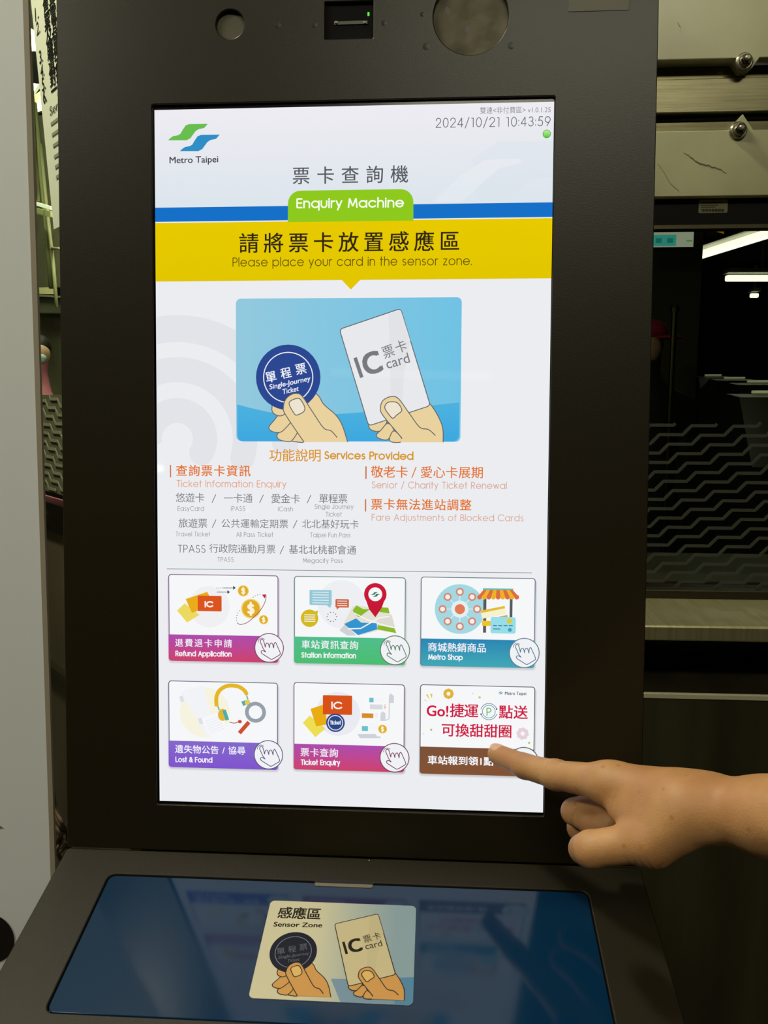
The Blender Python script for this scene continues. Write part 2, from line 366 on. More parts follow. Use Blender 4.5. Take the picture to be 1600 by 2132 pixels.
# ceiling tubes of the hall, those that the display mirrors among them
TUBE = mat('lamp_tube', (255, 255, 245), emit=((255, 250, 226), 5.0))
FIX = mat('lamp_housing', (150, 150, 135), rough=.5)
def ceil_light(a, b, wdt, label, up=.0, group=None, strength=None):
    a, b = Vector(a), Vector(b); mid = (a + b) / 2; L = (b - a).length
    t = thing('ceiling_light', label, 'lamp', mid, group)
    rz = math.atan2(b.y - a.y, b.x - a.x)
    M = Matrix.Translation(mid) @ Matrix.Rotation(rz, 4, 'Z')
    box('lamp_housing', (-L / 2 - .02, -wdt * .8, 0), (L / 2 + .02, wdt * .8, .06), FIX, t, M, .004)
    vs, fs = [], []
    box('tube', (-L / 2, -wdt / 2, -wdt * .6), (L / 2, wdt / 2, -.002), TUBE, t, M, wdt * .2)
    return t
def mirror_hit(px, py, z):               # where the sight line mirrored by the display meets height z
    p = fr(px, py, 0); d = (p - CAM); d.z = -d.z
    pw = K @ p; dw = K3 @ d
    return pw + dw * ((z - pw.z) / dw.z)
ml = [((428, 1064), (522, 1059), .12, 2.25, 'long bright tube hanging far down the hall behind the photographer'),
      ((322, 969), (340, 968), .20, 2.6, 'short bright tube hanging down the hall, left of the long one'),
      ((690, 768), (1020, 777), .10, 2.78, 'wide dim tube under the hall ceiling nearest the photographer')]
DIM = mat('frosted_tube', (255, 255, 245), emit=((255, 250, 226), .7))
for i, (a, b, wd, z_, lab) in enumerate(ml):
    A, B_ = mirror_hit(*a, z_), mirror_hit(*b, z_)
    if i < 2:
        m_ = (A + B_) / 2; h_ = (m_ - CAMW).length * (b[0] - a[0]) / F / 2; A, B_ = Vector((m_.x - h_, m_.y, z_)), Vector((m_.x + h_, m_.y, z_))
    t = ceil_light(A, B_, wd, lab)
    if i == 2: t.children[1].data.materials[0] = DIM
    m_ = (A + B_) / 2; box('hanger_rod', (m_.x - .02, m_.y - .02, z_ + .05), (m_.x + .02, m_.y + .02, HALL_CEIL), FIX, t, Matrix.Identity(4))

#==WALL==
# ------------------------------------------------------------------ counter front behind the kiosk
YW = .36
def wz(y, x=1480, yy=YW): return hitw(x, y, (0, yy, 0), (0, 1, 0)).z
def wx(x, y, yy=YW): return hitw(x, y, (0, yy, 0), (0, 1, 0)).x
STEEL = mat('brushed_steel', (128, 124, 98), rough=.34, metal=1, noise=(14, .25, (1, 30, 30), (108, 104, 78)), bump=(90, .12, .0006, (1, 40, 40)))
STEEL_D = mat('dark_steel', (112, 108, 82), rough=.3, metal=1, noise=(10, .25, (1, 30, 30), (92, 88, 62)), bump=(90, .1, .0005, (1, 40, 40)))
MARBLE = mat('marble', (170, 168, 130), rough=.32, noise=(7, .16, (1, 1, 1.6), (146, 143, 106)), bump=(60, .06, .0004))
X0, X1 = .02, 1.5
wall = struct(box('wall_back', (X0, YW + .06, wz(425)), (X1, YW + .10, 2.9), mat('shadow_gap', (10, 10, 8), rough=.8)))
def wplate(name, pts, z0, z1, m, parent=wall, bev=.0008):
    # outline in (x, z); thickness along -y
    M = Matrix(((1, 0, 0, 0), (0, 0, -1, 0), (0, 1, 0, 0), (0, 0, 0, 1)))
    return plate(name, pts, [], -z1, -z0, m, parent, M, bev)
M1b = wz(131); n1 = [wx(x, 130) for x in (1526, 1541, 1560, 1574)]; n1z = wz(152)
wplate('marble_panel', [(X0, M1b), (n1[0], M1b), (n1[1], n1z), (n1[2], n1z), (n1[3], M1b), (X1, M1b), (X1, 2.9), (X0, 2.9)], YW - .012, YW + .012, MARBLE)
wplate('steel_band', [(X0, wz(159)), (X1, wz(159)), (X1, M1b + .03), (X0, M1b + .03)], YW + .010, YW + .03, STEEL_D)
wplate('steel_band', [(X0, wz(233.5)), (X1, wz(233.5)), (X1, wz(163)), (X0, wz(163))], YW, YW + .03, STEEL)
M2t = wz(278.5); n2 = [wx(x, 275) for x in (1513, 1529, 1547, 1561)]; n2z = wz(250)
wplate('steel_band', [(X0, M2t - .03), (X1, M2t - .03), (X1, wz(247)), (X0, wz(247))], YW + .010, YW + .03, STEEL_D)
wplate('marble_panel', [(X0, wz(413)), (X1, wz(413)), (X1, M2t), (n2[3], M2t), ((n2[2] + n2[1]) / 2, n2z + .002), (n2[0], M2t), (X0, M2t)], YW - .012, YW + .012, MARBLE)
# a hairline crack and stains on the lower marble panel, as thin grooves
def wline(pts, wd, m, name, y=YW - .0125):
    q = [Vector((wx(*p, YW - .012), y, wz(p[1], p[0], YW - .012))) for p in pts]; vs, fs = [], []
    for i, p in enumerate(q):
        h = wd * (.3 + .7 * math.sin(math.pi * (i + .5) / len(q)))
        vs += [p + Vector((0, 0, h)), p - Vector((0, 0, h)), p + Vector((0, .0004, h)), p + Vector((0, .0004, -h))]
    for i in range(len(q) - 1): fs += [(4 * i, 4 * i + 1, 4 * i + 5, 4 * i + 4)]
    return link(name, mesh(vs, fs), m, wall)
wline([(1424, 318), (1430, 322), (1434, 323), (1438, 328), (1443, 330), (1447, 335), (1453, 338), (1458, 341), (1466, 343), (1472, 345), (1476, 344), (1483, 349), (1490, 349), (1496, 352), (1502, 353), (1507, 358), (1513, 361)], .00065, mat('crack', (84, 78, 54), rough=.9), 'crack')
wline([(1412, 48), (1417, 56), (1418, 68)], .0004, MATS['crack'], 'scratch')
wline([(1370, 340), (1385, 362), (1396, 382), (1415, 398)], .0005, mat('stain', (140, 134, 102), rough=.9), 'scratch')
BOLTM = mat('bolt_steel', (150, 146, 122), rough=.3, metal=.8, noise=(60, .3, (1, 1, 1), (90, 86, 70)))
for (px, py, lab) in ((1549, 130, 'upper'), (1537, 273, 'lower')):
    c = hitw(px, py, (0, YW - .012, 0), (0, 1, 0)); M = Matrix.Translation(c) @ Matrix.Rotation(math.radians(90), 4, 'X')
    b = link('standoff_bolt', mesh([(0, 0, 0)], []), BOLTM, wall, M)
    bpy.data.objects.remove(b)
    bb = lathe('standoff_bolt', [(.0092, 0), (.0092, .003), (.0078, .0045), (.0066, .0045), (.0060, .0075), (.0045, .0085), (.0045, .0062), (.0030, .0062), (.0030, .014), (.0018, .0155)], BOLTM, wall, M, 24)
    lathe('nut', [(.0056, .0046), (.0056, .0105), (.005, .0112)], mat('nut_steel', (60, 58, 48), rough=.3, metal=1, noise=(80, .3, (1, 1, 1), (40, 38, 30))), bb, M, 6)
# window frame top, sticker
zt = wz(468); zg0 = wz(1236)
fr_ = struct(box('window_1', (X0, YW + .0, zt), (X1, YW + .019, wz(414)), mat('frame_black', (7, 7, 5), rough=.6, spec=.15)))
box('frame_edge', (X0, YW - .001, zt - .004), (X1, YW + .019, zt), STEEL_D, fr_)
box('bottom_channel', (X0, YW - .004, wz(1246)), (X1, YW + .03, wz(1228)), mat('channel', (58, 54, 40), rough=.4, metal=.8), fr_, None, .001)
box('glass_pane', (X0, YW + .012, wz(1240)), (X1, YW + .018, zt + .004), glassmat('window_glass', (.36, .38, .33)), fr_)
# sticker on the frame
sc_ = lambda x, y: (wx(x, y), wz(y, x))
MW = Matrix(((1, 0, 0, 0), (0, 0, -1, YW - .0004), (0, 1, 0, 0), (0, 0, 0, 1)))
class WInk(Ink):
    def unit(s): return 1.06 / F
s = WInk(sc_); s.rect(1456, 416, 1515, 443, (120, 118, 88), 2)
for yy, x0_, x1_, hh in ((421, 1462, 1505, 2), (427, 1460, 1496, 1.4), (431, 1460, 1490, 1.4)): s.rect(x0_, yy, x1_, yy + hh, (70, 66, 46))
for k in range(22): s.rect(1461 + k * 2.2, 435, 1461 + k * 2.2 + (1.4 if k % 3 else .8), 441, (40, 38, 26))
s.build('sticker', PRINT, fr_, MW, 'small pale label sticker')
# zigzag frosted film on the pane
ZZ = mat('zigzag_film', (58, 60, 48), rough=.65, noise=(30, .3, (1, 1, 1), (50, 52, 41)))
px_m = 1.06 / F
def zigzag(parent, P, ex, ez, wd, hgt, per, rise, spacing, th, m, ynrm, shift=.30):
    """stripes over a rectangle: P corner, ex/ez unit axes; each stripe one object"""
    n = int((hgt + wd * rise / per) / spacing) + 2
    for k in range(-int(wd * rise / per / spacing) - 2, int(hgt / spacing) + 2):
        q = []; t0 = math.floor(shift * k) - 1
        while (t0 - shift * k) * per < wd + per:
            x = (t0 - shift * k) * per; z = k * spacing + t0 * rise
            q += [(x, z), (x + .73 * per, z)]; t0 += 1
        # clip to the rectangle
        pts = []
        for i in range(len(q) - 1):
            a, b = Vector(q[i]), Vector(q[i + 1])
            for j in range(5):
                p = a.lerp(b, j / 5)
                pts.append(p)
        segs, cur = [], []
        for p in pts:
            if 0 <= p.x <= wd and 0 <= p.y <= hgt: cur.append(p)
            else:
                if len(cur) > 1: segs.append(cur)
                cur = []
        if len(cur) > 1: segs.append(cur)
        vs, fs = [], []
        for sg in segs:
            for i, p in enumerate(sg):
                d = (sg[min(i + 1, len(sg) - 1)] - sg[max(i - 1, 0)]).normalized(); nn = Vector((-d.y, d.x)) * th / 2
                for off in (-1, 1):
                    for yd in (0, .0006):
                        w_ = P + ex * (p.x + off * nn.x) + ez * (p.y + off * nn.y) + ynrm * yd; vs.append(w_)
            b0 = len(vs) - 4 * len(sg)
            for i in range(len(sg) - 1):
                a = b0 + 4 * i; c = a + 4
                fs += [(a + 1, c + 1, c + 3, a + 3), (a, a + 2, c + 2, c), (a, c, c + 1, a + 1), (a + 2, a + 3, c + 3, c + 2)]
        if vs: link('zigzag_stripe', mesh(vs, fs), m, parent, Matrix.Identity(4))
za = wz(1232); zb = wz(880)
zigzag(fr_, Vector((.18, YW + .0118, za)), Vector((1, 0, 0)), Vector((0, 0, 1)), .62, zb - za, 60.7 * px_m, 17.5 * px_m, 18.3 * px_m, 6 * px_m, ZZ, Vector((0, -1, 0)))
zin = wz(1230); yin = hitw(1480, 1152, (0, 0, zin), (0, 0, 1)).y
struct(box('trim_6', (X0, YW + .05, zin - .03), (X1, yin, zin), mat('inner_counter', (62, 64, 44), rough=.5, noise=(5, .3, (1, 1, 1), (52, 54, 36)))))
# sill, recess and lower cabinet
zs = wz(1246); ysf = hitw(1480, 1304, (0, 0, zs), (0, 0, 1)).y
STEEL_S = mat('sill_steel', (176, 170, 128), rough=.3, metal=.55, noise=(10, .25, (30, 1, 1), (150, 144, 104)))
trim = struct(box('trim_1', (X0, ysf, hitw(1480, 1336, (0, ysf, 0), (0, 1, 0)).z), (X1, YW + .03, zs), STEEL_S, None, None, .002))
zl = hitw(1480, 1449, (0, ysf, 0), (0, 1, 0)).z
low = struct(box('trim_2', (X0, ysf + .13, zl - .05), (X1, ysf + .16, zs - .02), mat('recess_black', (14, 13, 9), rough=.5)))
lowc = struct(box('trim_3', (X0, ysf, .0), (X1, ysf + .16, zl), mat('cabinet_steel', (98, 92, 68), rough=.36, metal=.6, noise=(5, .2, (3, 1, .3), (60, 56, 38))), None, None, .0015))
box('steel_lip', (X0, ysf - .002, zl - .003), (X1, ysf + .004, zl + .0015), mat('lip_highlight', (230, 226, 190), rough=.25, metal=.3), lowc)  # the lip's pale colour carries the highlight along the cabinet edge

#==OFFICE==
# ------------------------------------------------------------------ the dim office behind the pane
def ob(px, py, d):                       # a point at depth d (m) behind the pane along the sight line
    r = K3 @ ray(px, py); return CAMW + r * ((d + .36 - CAMW.y) / r.y)
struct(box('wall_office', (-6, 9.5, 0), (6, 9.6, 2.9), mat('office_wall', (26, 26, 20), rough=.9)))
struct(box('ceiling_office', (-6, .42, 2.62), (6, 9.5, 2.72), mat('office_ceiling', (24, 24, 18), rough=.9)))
OT = mat('office_tube', (255, 255, 245), emit=((255, 253, 240), 9.0))
def office_lamp(a, b, z, wd, lab, n=1):
    A, B_ = hitw(*a, (0, 0, z), (0, 0, 1)), hitw(*b, (0, 0, z), (0, 0, 1))
    mid = (A + B_) / 2; t = thing('strip_light', lab, 'lamp', mid, None); L = (B_ - A).length
    rz = math.atan2(B_.y - A.y, B_.x - A.x); M = Matrix.Translation(mid) @ Matrix.Rotation(rz, 4, 'Z')
    box('lamp_housing', (-L / 2, -.02 - wd * n, .015), (L / 2, .02 + wd * n, .05), FIX, t, M, .003)
    box('hanger_rod', (mid.x - .01, mid.y - .01, z + .045), (mid.x + .01, mid.y + .01, 2.625), FIX, t, Matrix.Identity(4))
    for k in range(n):
        y = (k - (n - 1) / 2) * wd * 1.8
        box('tube', (-L / 2, y - wd / 2, -wd), (L / 2, y + wd / 2, 0), OT, t, M, wd * .25)
office_lamp((1446, 530), (1680, 455), 2.35, .035, 'bright twin strip light slanting across the top of the window', 2)
office_lamp((1512, 573), (1660, 573), 2.35, .05, 'straight white strip light below the slanting twin one')
office_lamp((1563, 611), (1580, 611), 2.35, .04, 'tiny far strip light below the straight one')
# hanging displays
def hang(name, lab, cat, px0, py0, px1, py1, d, art):
    a, b = ob(px0, py1, d), ob(px1, py0, d)
    t = thing(name, lab, cat, ((a.x + b.x) / 2, a.y, 2.6))
    box('casing', (a.x - .01, a.y, a.z - .01), (b.x + .01, a.y + .05, b.z + .01), DARK, t, Matrix.Identity(4), .004)
    box('hanger_rod', ((a.x + b.x) / 2 - .01, a.y + .02, b.z + .005), ((a.x + b.x) / 2 + .01, a.y + .04, 2.62), DARK, t, Matrix.Identity(4))
    conv = lambda x, y: (ob(x, y, d).x, ob(x, y, d).z)
    ik = WInk(conv); ik.unit = lambda: (d + 1) / F; ik.step = 5e-4; art(ik)
    ik.build('lit_face', vcolmat('lit_sign', True, .3, strength=2.2), t, Matrix(((1, 0, 0, 0), (0, 0, -1, a.y - .001), (0, 1, 0, 0), (0, 0, 0, 1))))
def art1(i):
    i.rect(1300, 474, 1444, 514, (215, 220, 205)); i.rect(1300, 490, 1408, 512, (80, 205, 200)); i.rect(1366, 496, 1378, 506, (40, 160, 165)); i.rect(1390, 496, 1402, 506, (40, 160, 165)); i.rect(1430, 500, 1442, 503, (130, 190, 120))
hang('hanging_display', 'white and cyan display hanging behind the window pane', 'display', 1300, 474, 1444, 514, 3.2, art1)
def art2(i):
    i.rect(1476, 472, 1508, 489, (14, 12, 6)); i.poly([(1476, 473), (1508, 473), (1508, 487), (1494, 483)], (190, 135, 20))
hang('hanging_sign', 'small dark sign with an amber corner behind the window', 'sign', 1476, 472, 1508, 489, 3.4, art2)
# pillar and post
p0, p1 = ob(1395, 700, 4.0), ob(1455, 700, 4.0)
struct(box('trim_4', (p0.x - .35, p0.y, 0), (p1.x, p0.y + .4, 2.62), mat('pillar', (72, 70, 52), rough=.8, noise=(3, .3, (1, 1, 1), (62, 60, 44)))))
a = ob(1403, 700, 2.6); top = ob(1405, 634, 2.6).z
t = thing('barrier_post', 'slim steel post standing before the office pillar', 'post', (a.x, a.y, 0))
M = Matrix.Translation((a.x, a.y, 0))
lathe('post', [(.012, 0), (.012, top - .03), (.011, top - .02)], STEEL_D, t, M, 16)
lathe('post_cap', [(.018, top - .03), (.02, top - .015), (.014, top)], STEEL, t, M, 16)
lathe('base_disc', [(.09, 0), (.09, .015), (.03, .03)], STEEL_D, t, M, 24)
# ticket gates; small glowing bars stand in for reflections on their rounded tops
GATE = mat('gate_body', (40, 40, 34), rough=.3, metal=.4)
for i, (px, py, d, lab) in enumerate(((1484, 783, 4.6, 'rounded dark ticket gate farthest left behind the pane'), (1528, 789, 3.5, 'rounded dark ticket gate second from the left behind the pane'),
                                      (1582, 797, 2.5, 'rounded dark ticket gate third from the left behind the pane'), (1600, 820, 1.6, 'rounded dark ticket gate nearest the pane at the right'))):
    c = ob(px, py, d); z = c.z
    t = thing('ticket_gate', lab, 'gate', (c.x, c.y, 0), 'ticket gates behind the pane')
    prof = [(-.26, 0), (.36, 0), (.36, z - .2), (.2, z - .06), (0, z), (-.12, z - .01), (-.26, z - .2)]
    vs = [(y_, c.y + 0, zz) for y_, zz in prof]; n = len(prof)
    vs = [(c.x - .12 + e * .2 + 0 * y_, c.y + y_ * .9, zz) for e in (0, 1) for y_, zz in prof]
    fs = [tuple(reversed(range(n))), tuple(range(n, 2 * n))] + [(k, (k + 1) % n, n + (k + 1) % n, n + k) for k in range(n)]
    link('gate_body', mesh([Vector(v) - Vector((c.x, c.y, 0)) for v in vs], fs), GATE, t)
    box('top_glint', (c.x - .05, c.y - .03, z + .001), (c.x + .05, c.y + .0, z + .01), mat('top_glint', (250, 250, 220), emit=((240, 236, 200), .9)), t, Matrix.Identity(4), .003)

#==SDF==
# ------------------------------------------------------------------ smooth bodies from blended round cones
def sdf_mesh(prims, h, pad=.006):
    """prims: (a, ra, b, rb, k[, sign]) -> vertices, quads of one continuous skin"""
    A = np.array([[*p[0]] for p in prims]); B_ = np.array([[*p[2]] for p in prims]); rr = np.array([[max(p[1], p[3])] for p in prims])
    lo = np.minimum(A, B_).min(0) - rr.max() - pad; hi = np.maximum(A, B_).max(0) + rr.max() + pad
    n = np.ceil((hi - lo) / h).astype(int) + 1
    Fd = np.full(n, .05, np.float32)
    ax = [lo[i] + h * np.arange(n[i]) for i in range(3)]
    for p in prims:
        a, ra, b, rb, k = np.array(p[0]), p[1], np.array(p[2]), p[3], p[4]
        m = max(ra, rb) + k + .004
        l = np.maximum(((np.minimum(a, b) - m - lo) / h).astype(int), 0); u = np.minimum(((np.maximum(a, b) + m - lo) / h).astype(int) + 2, n)
        X, Y, Z = np.meshgrid(ax[0][l[0]:u[0]], ax[1][l[1]:u[1]], ax[2][l[2]:u[2]], indexing='ij')
        d = b - a; L2 = (d * d).sum() + 1e-12
        t = np.clip(((X - a[0]) * d[0] + (Y - a[1]) * d[1] + (Z - a[2]) * d[2]) / L2, 0, 1)
        q = np.sqrt((X - a[0] - t * d[0]) ** 2 + (Y - a[1] - t * d[1]) ** 2 + (Z - a[2] - t * d[2]) ** 2) - (ra + (rb - ra) * t)
        S = Fd[l[0]:u[0], l[1]:u[1], l[2]:u[2]]
        if len(p) > 5 and p[5] < 0:
            hh = np.maximum(k - np.abs(S + q), 0) / k; Fd[l[0]:u[0], l[1]:u[1], l[2]:u[2]] = np.maximum(S, -q) + hh * hh * k / 4
        else:
            hh = np.maximum(k - np.abs(S - q), 0) / k; Fd[l[0]:u[0], l[1]:u[1], l[2]:u[2]] = np.minimum(S, q) - hh * hh * k / 4
    # surface nets
    c = [Fd[i:n[0] - 1 + i, j:n[1] - 1 + j, k:n[2] - 1 + k] for i in (0, 1) for j in (0, 1) for k in (0, 1)]
    off = [(i, j, k) for i in (0, 1) for j in (0, 1) for k in (0, 1)]
    sg = sum((x < 0).astype(np.int8) for x in c); act = (sg > 0) & (sg < 8)
    idx = -np.ones(act.shape, np.int64); ii = np.argwhere(act); idx[act] = np.arange(len(ii))
    vals = np.stack([x[act] for x in c], 1); P = np.zeros((len(ii), 3)); cnt = np.zeros((len(ii), 1))
    for e0 in range(8):
        for e1 in range(e0 + 1, 8):
            if sum(abs(off[e0][q] - off[e1][q]) for q in range(3)) != 1: continue
            v0, v1 = vals[:, e0], vals[:, e1]; s = (v0 < 0) != (v1 < 0)
            t = np.where(s, v0 / (v0 - v1 + 1e-20), 0)[:, None]
            P += np.where(s[:, None], np.array(off[e0]) + t * (np.array(off[e1]) - np.array(off[e0])), 0); cnt += s[:, None]
    P = lo + h * (ii + P / cnt)
    Q = []
    neg = Fd < 0
    for axn in range(3):
        o = [0, 0, 0]; o[axn] = 1
        s0 = neg[:n[0] - 1, :n[1] - 1, :n[2] - 1]; s1 = neg[o[0]:n[0] - 1 + o[0], o[1]:n[1] - 1 + o[1], o[2]:n[2] - 1 + o[2]]
        cr = np.argwhere(s0 != s1); u_, v_ = [(1, 2), (2, 0), (0, 1)][axn]
        cr = cr[(cr[:, u_] > 0) & (cr[:, v_] > 0)]
        fl = s0[tuple(cr.T)]
        du = np.zeros(3, int); du[u_] = 1; dv = np.zeros(3, int); dv[v_] = 1
        q = np.stack([idx[tuple((cr - du - dv).T)], idx[tuple((cr - dv).T)], idx[tuple(cr.T)], idx[tuple((cr - du).T)]], 1)
        q = np.where(fl[:, None], q, q[:, ::-1]); Q.append(q[(q >= 0).all(1)])
    return P, np.concatenate(Q)
def np_mesh(P, Q, relax=2):
    for _ in range(relax):
        S = np.zeros_like(P); N = np.zeros((len(P), 1))
        for i in range(4):
            a, b = Q[:, i], Q[:, (i + 1) % 4]
            np.add.at(S, a, P[b]); np.add.at(N, a, 1); np.add.at(S, b, P[a]); np.add.at(N, b, 1)
        P = P * .5 + .5 * S / np.maximum(N, 1)
    me = bpy.data.meshes.new('body'); me.vertices.add(len(P)); me.vertices.foreach_set('co', P.ravel())
    me.loops.add(len(Q) * 4); me.loops.foreach_set('vertex_index', Q.ravel().astype(np.int32))
    me.polygons.add(len(Q)); me.polygons.foreach_set('loop_start', np.arange(0, len(Q) * 4, 4, dtype=np.int32)); me.update(); me.validate()
    return me

#==KIOSK==
# ------------------------------------------------------------------ the enquiry machine
kiosk = thing('enquiry_kiosk', 'dark brown metal ticket enquiry machine with a tall lit touch display', 'kiosk', (0, .12, 0))
XL, XR, UB, UT = -.2245, .2238, -.3055, .44
f2 = lambda x, y, N=.0022: tuple(fr(x, y, N)[:2])
o1 = [f2(313, 217), f2(1157, 200), f2(1133, 1702), f2(329, 1673)]
ox0, ox1 = (o1[0][0] + o1[3][0]) / 2, (o1[1][0] + o1[2][0]) / 2; oy1, oy0 = (o1[0][1] + o1[1][1]) / 2, (o1[2][1] + o1[3][1]) / 2
U = abs(f2(760, 60)[0] - f2(750, 60)[0]) / 10
cS = f2(479, 50); cL = f2(981, 34); wA = f2(677, 4); wB = f2(777, 79)
holes = [rrect(ox0, oy0, ox1, oy1, .0015), circ(*cS, 30 * U, 48), circ(*cL, 77 * U, 64), rrect(wA[0], wB[1], wB[0], wA[1], .0006)]
face = plate('face_panel', rrect(XL, UB, XR, UT, .002), holes, -.0030, .0022, PAINT, kiosk, K, .0007)
# housing behind the face
bm = bmesh.new(); boxbm(bm, (XL + .002, UB + .002, -.12), (XR - .002, UT - .002, -.0115), .003); boxbm(bm, (XL + .0006, UB, -.0108), (XR - .0006, UT, -.0032))
me = bpy.data.meshes.new('housing'); bm.to_mesh(me); bm.free()
# leave the wells open: housing front sits behind them
link('housing', me, mat('housing_paint', (52, 48, 36), rough=.45), kiosk, K)
box('screen_bezel', (ox0 - .002, oy0 - .002, -.0031), (ox1 + .002, oy1 + .002, -.0006), BLACK, kiosk, K)
FAB = mat('cover_cloth', (104, 99, 78), rough=.75, noise=(40, .35, (1, 2, 1), (84, 79, 60)), bump=(26, .8, .006))
lathe('camera_cover', [(31 * U, 0), (31 * U, .0008), (29 * U, .0010)], mat('cover_cap', (92, 87, 68), rough=.7, noise=(60, .3, (1, 1, 1), (80, 76, 58)), bump=(300, .3, .001)), kiosk, K @ Matrix.Translation((*cS, -.0030)), 40)
# big recessed disc with wrinkled cover: a domed grid
vs, fs = [], []; nr, na = 14, 64
for i in range(nr + 1):
    for j in range(na):
        r = 78 * U * i / nr; a = 2 * math.pi * j / na
        x, y = r * math.cos(a), r * math.sin(a)
        z = .0006 * math.sin(a * 5 + i * .5) * (i / nr) + .0007 * math.sin(x * 160 + y * 220) - .0004 * math.cos(x * 300 - y * 90)
        vs.append((x, y, z))
for i in range(nr):
    for j in range(na): fs.append((i * na + j, (i + 1) * na + j, (i + 1) * na + (j + 1) % na, i * na + (j + 1) % na))
link('speaker_cover', mesh(vs, fs), FAB, kiosk, K @ Matrix.Translation((*cL, -.0022)), smooth=True)
# scanner window: box with sloping inner bar and a green lamp
sw = box('scanner_window', (wA[0] - .001, wB[1] - .001, -.0030), (wB[0] + .001, wA[1] + .001, -.0012), mat('window_black', (5, 5, 5), rough=.6, spec=.1), kiosk, K)
q0, q1 = f2(695, 44), f2(765, 38)
box('scanner_bar', (q0[0], q0[1] - .0012, -.0012), (q1[0], q0[1] + .0012, -.0004), mat('bar_grey', (70, 70, 60), rough=.4), sw, K)
for x in (700, 760):
    c = f2(x, 43); lathe('screw', [(.0012, 0), (.0012, .0008), (.0006, .001)], STEEL, sw, K @ Matrix.Translation((*c, -.0006)), 12)
c = f2(767, 25); box('status_led', (c[0] - .0007, c[1] - .0012, -.0012), (c[0] + .0007, c[1] + .0012, -.0002), mat('green_led', (60, 200, 60), emit=((90, 230, 60), .8)), sw, K)
a, b = f2(1184, 25), f2(1311, -10)
box('patch_plate', (a[0], a[1], .0021), (b[0], b[1], .0026), mat('patch', (84, 80, 64), rough=.5, bump=(900, .2, .0005)), kiosk, K, .0002)
# weld dimples around the wells
for (x, y, r) in ((578, 52, 12), (655, 52, 10), (800, 48, 10), (888, 97, 12), (1065, 95, 12), (880, 30, 8)):
    c = f2(x, y); vs, fs = [], []
    for i in range(5):
        for j in range(20):
            rr = r * U * i / 4; an = 2 * math.pi * j / 20
            vs.append((c[0] + rr * math.cos(an), c[1] + rr * math.sin(an), .0021 + .00032 * (1 + math.cos(math.pi * i / 4)) / 2))
    for i in range(4):
        for j in range(20): fs.append((i * 20 + j, (i + 1) * 20 + j, (i + 1) * 20 + (j + 1) % 20, i * 20 + (j + 1) % 20))
    link('weld_dimple', mesh(vs, fs), PAINT, kiosk, K, smooth=True)

# ---- the display and its artwork
scr = lambda x, y: tuple(fr(x, y, 0)[:2])
SX0, SX1, SY0, SY1 = -.15, .15, -.2667, .2667
disp = box('touch_display', (SX0, SY0, -.0006), (SX1, SY1, -.00002), BLACK, kiosk, K)
WHT = (236, 237, 241)
bg = Ink(scr)
bg.local([(SX0, SY0), (SX1, SY0), (SX1, SY1), (SX0, SY1)], WHT)
yb = scr(740, 427)[1]; yb2 = scr(740, 457)[1]; yy0 = scr(740, 459.5)[1]; yy1 = scr(740, 583)[1]
bg.local([(SX0, yb2), (SX1, yb2), (SX1, SY1), (SX0, SY1)], (238, 236, 242), (218, 228, 236))
# pale device in the header corner and the pale radio waves at the left
bg.poly([(996, 419), (1056, 419), (1100, 378), (1152, 368), (1152, 293), (1036, 295), (985, 330)], (226, 231, 238), (219, 229, 236), )
bg.poly([(902, 421), (962, 420), (1040, 350), (1085, 340), (1085, 330), (1010, 333), (960, 365)], (232, 235, 241), (226, 234, 239))
bgc = scr(369.5, 913.5); k_ = bg.unit()
for r0, r1, a1 in ((201, 257, -2), (118, 170, -16), (33, 85, -30)):
    pts = []
    for i in range(41):
        a = math.radians(a1 + (190 - a1) * i / 40); pts.append((bgc[0] + r1 * k_ * math.cos(a), bgc[1] + r1 * k_ * math.sin(a)))
    for i in range(40, -1, -1):
        a = math.radians(a1 + (190 - a1) * i / 40); pts.append((bgc[0] + r0 * k_ * math.cos(a), bgc[1] + r0 * k_ * math.sin(a)))
    e = math.radians(a1); em = (r0 + r1) / 2 * k_
    ex, ey = bgc[0] + em * math.cos(e), bgc[1] + em * math.sin(e); hw = (r1 - r0) / 2 * k_
    pts += [(ex - hw * math.cos(math.radians(t)) * math.cos(e) + hw * math.sin(math.radians(t)) * math.sin(e), ey - hw * math.cos(math.radians(t)) * math.sin(e) - hw * math.sin(math.radians(t)) * math.cos(e)) for t in range(20, 180, 20)]
    pts = [(max(p[0], SX0), p[1]) for p in pts]
    bg.local(pts, (227, 228, 233))
bg.build('backdrop_image', PIXELS, disp, K)
L1 = 2e-4
b = Ink(scr, L1)
# header: emblem, name, title, clock
lg = [(110, 335), (128, 318), (150, 303), (185, 297), (205, 285), (225, 250), (245, 222), (270, 212), (412, 210), (385, 242), (345, 250), (320, 265), (300, 292), (280, 320), (250, 335)]
def logo(ink, x0, y0, sc, cg, cb):
    ink.poly([(x0 + (x - 110) / 3.636 * sc, y0 + (y - 210) / 3.636 * sc) for x, y in lg], cg)
    ink.poly([(x0 + (x - 110 + 90) / 3.636 * sc, y0 + (y - 210 + 82) / 3.636 * sc) for x, y in lg], cb)
logo(b, 350, 258, 1.0, (104, 190, 78), (48, 142, 198))
b.fit('Metro Taipei', (353.5, 345), (455, 342.5), 17.5, (60, 62, 66), .012)
b.build('emblem', PIXELS, disp, K)
b = Ink(scr, L1)
b.cjk('票卡查詢機', 611, 346, 849, 384, (84, 88, 92), .006)
b.build('title_text', PIXELS, disp, K)
b = Ink(scr, L1)
b.fit('雙連<非付費區> v1.0.1.25', (1000, 237), (1147, 235), 13, (135, 138, 142))
b.geo('2024/10/21 10:43:59', (908, 265.5), (1146, 262), 18, 1.5, (92, 96, 100))
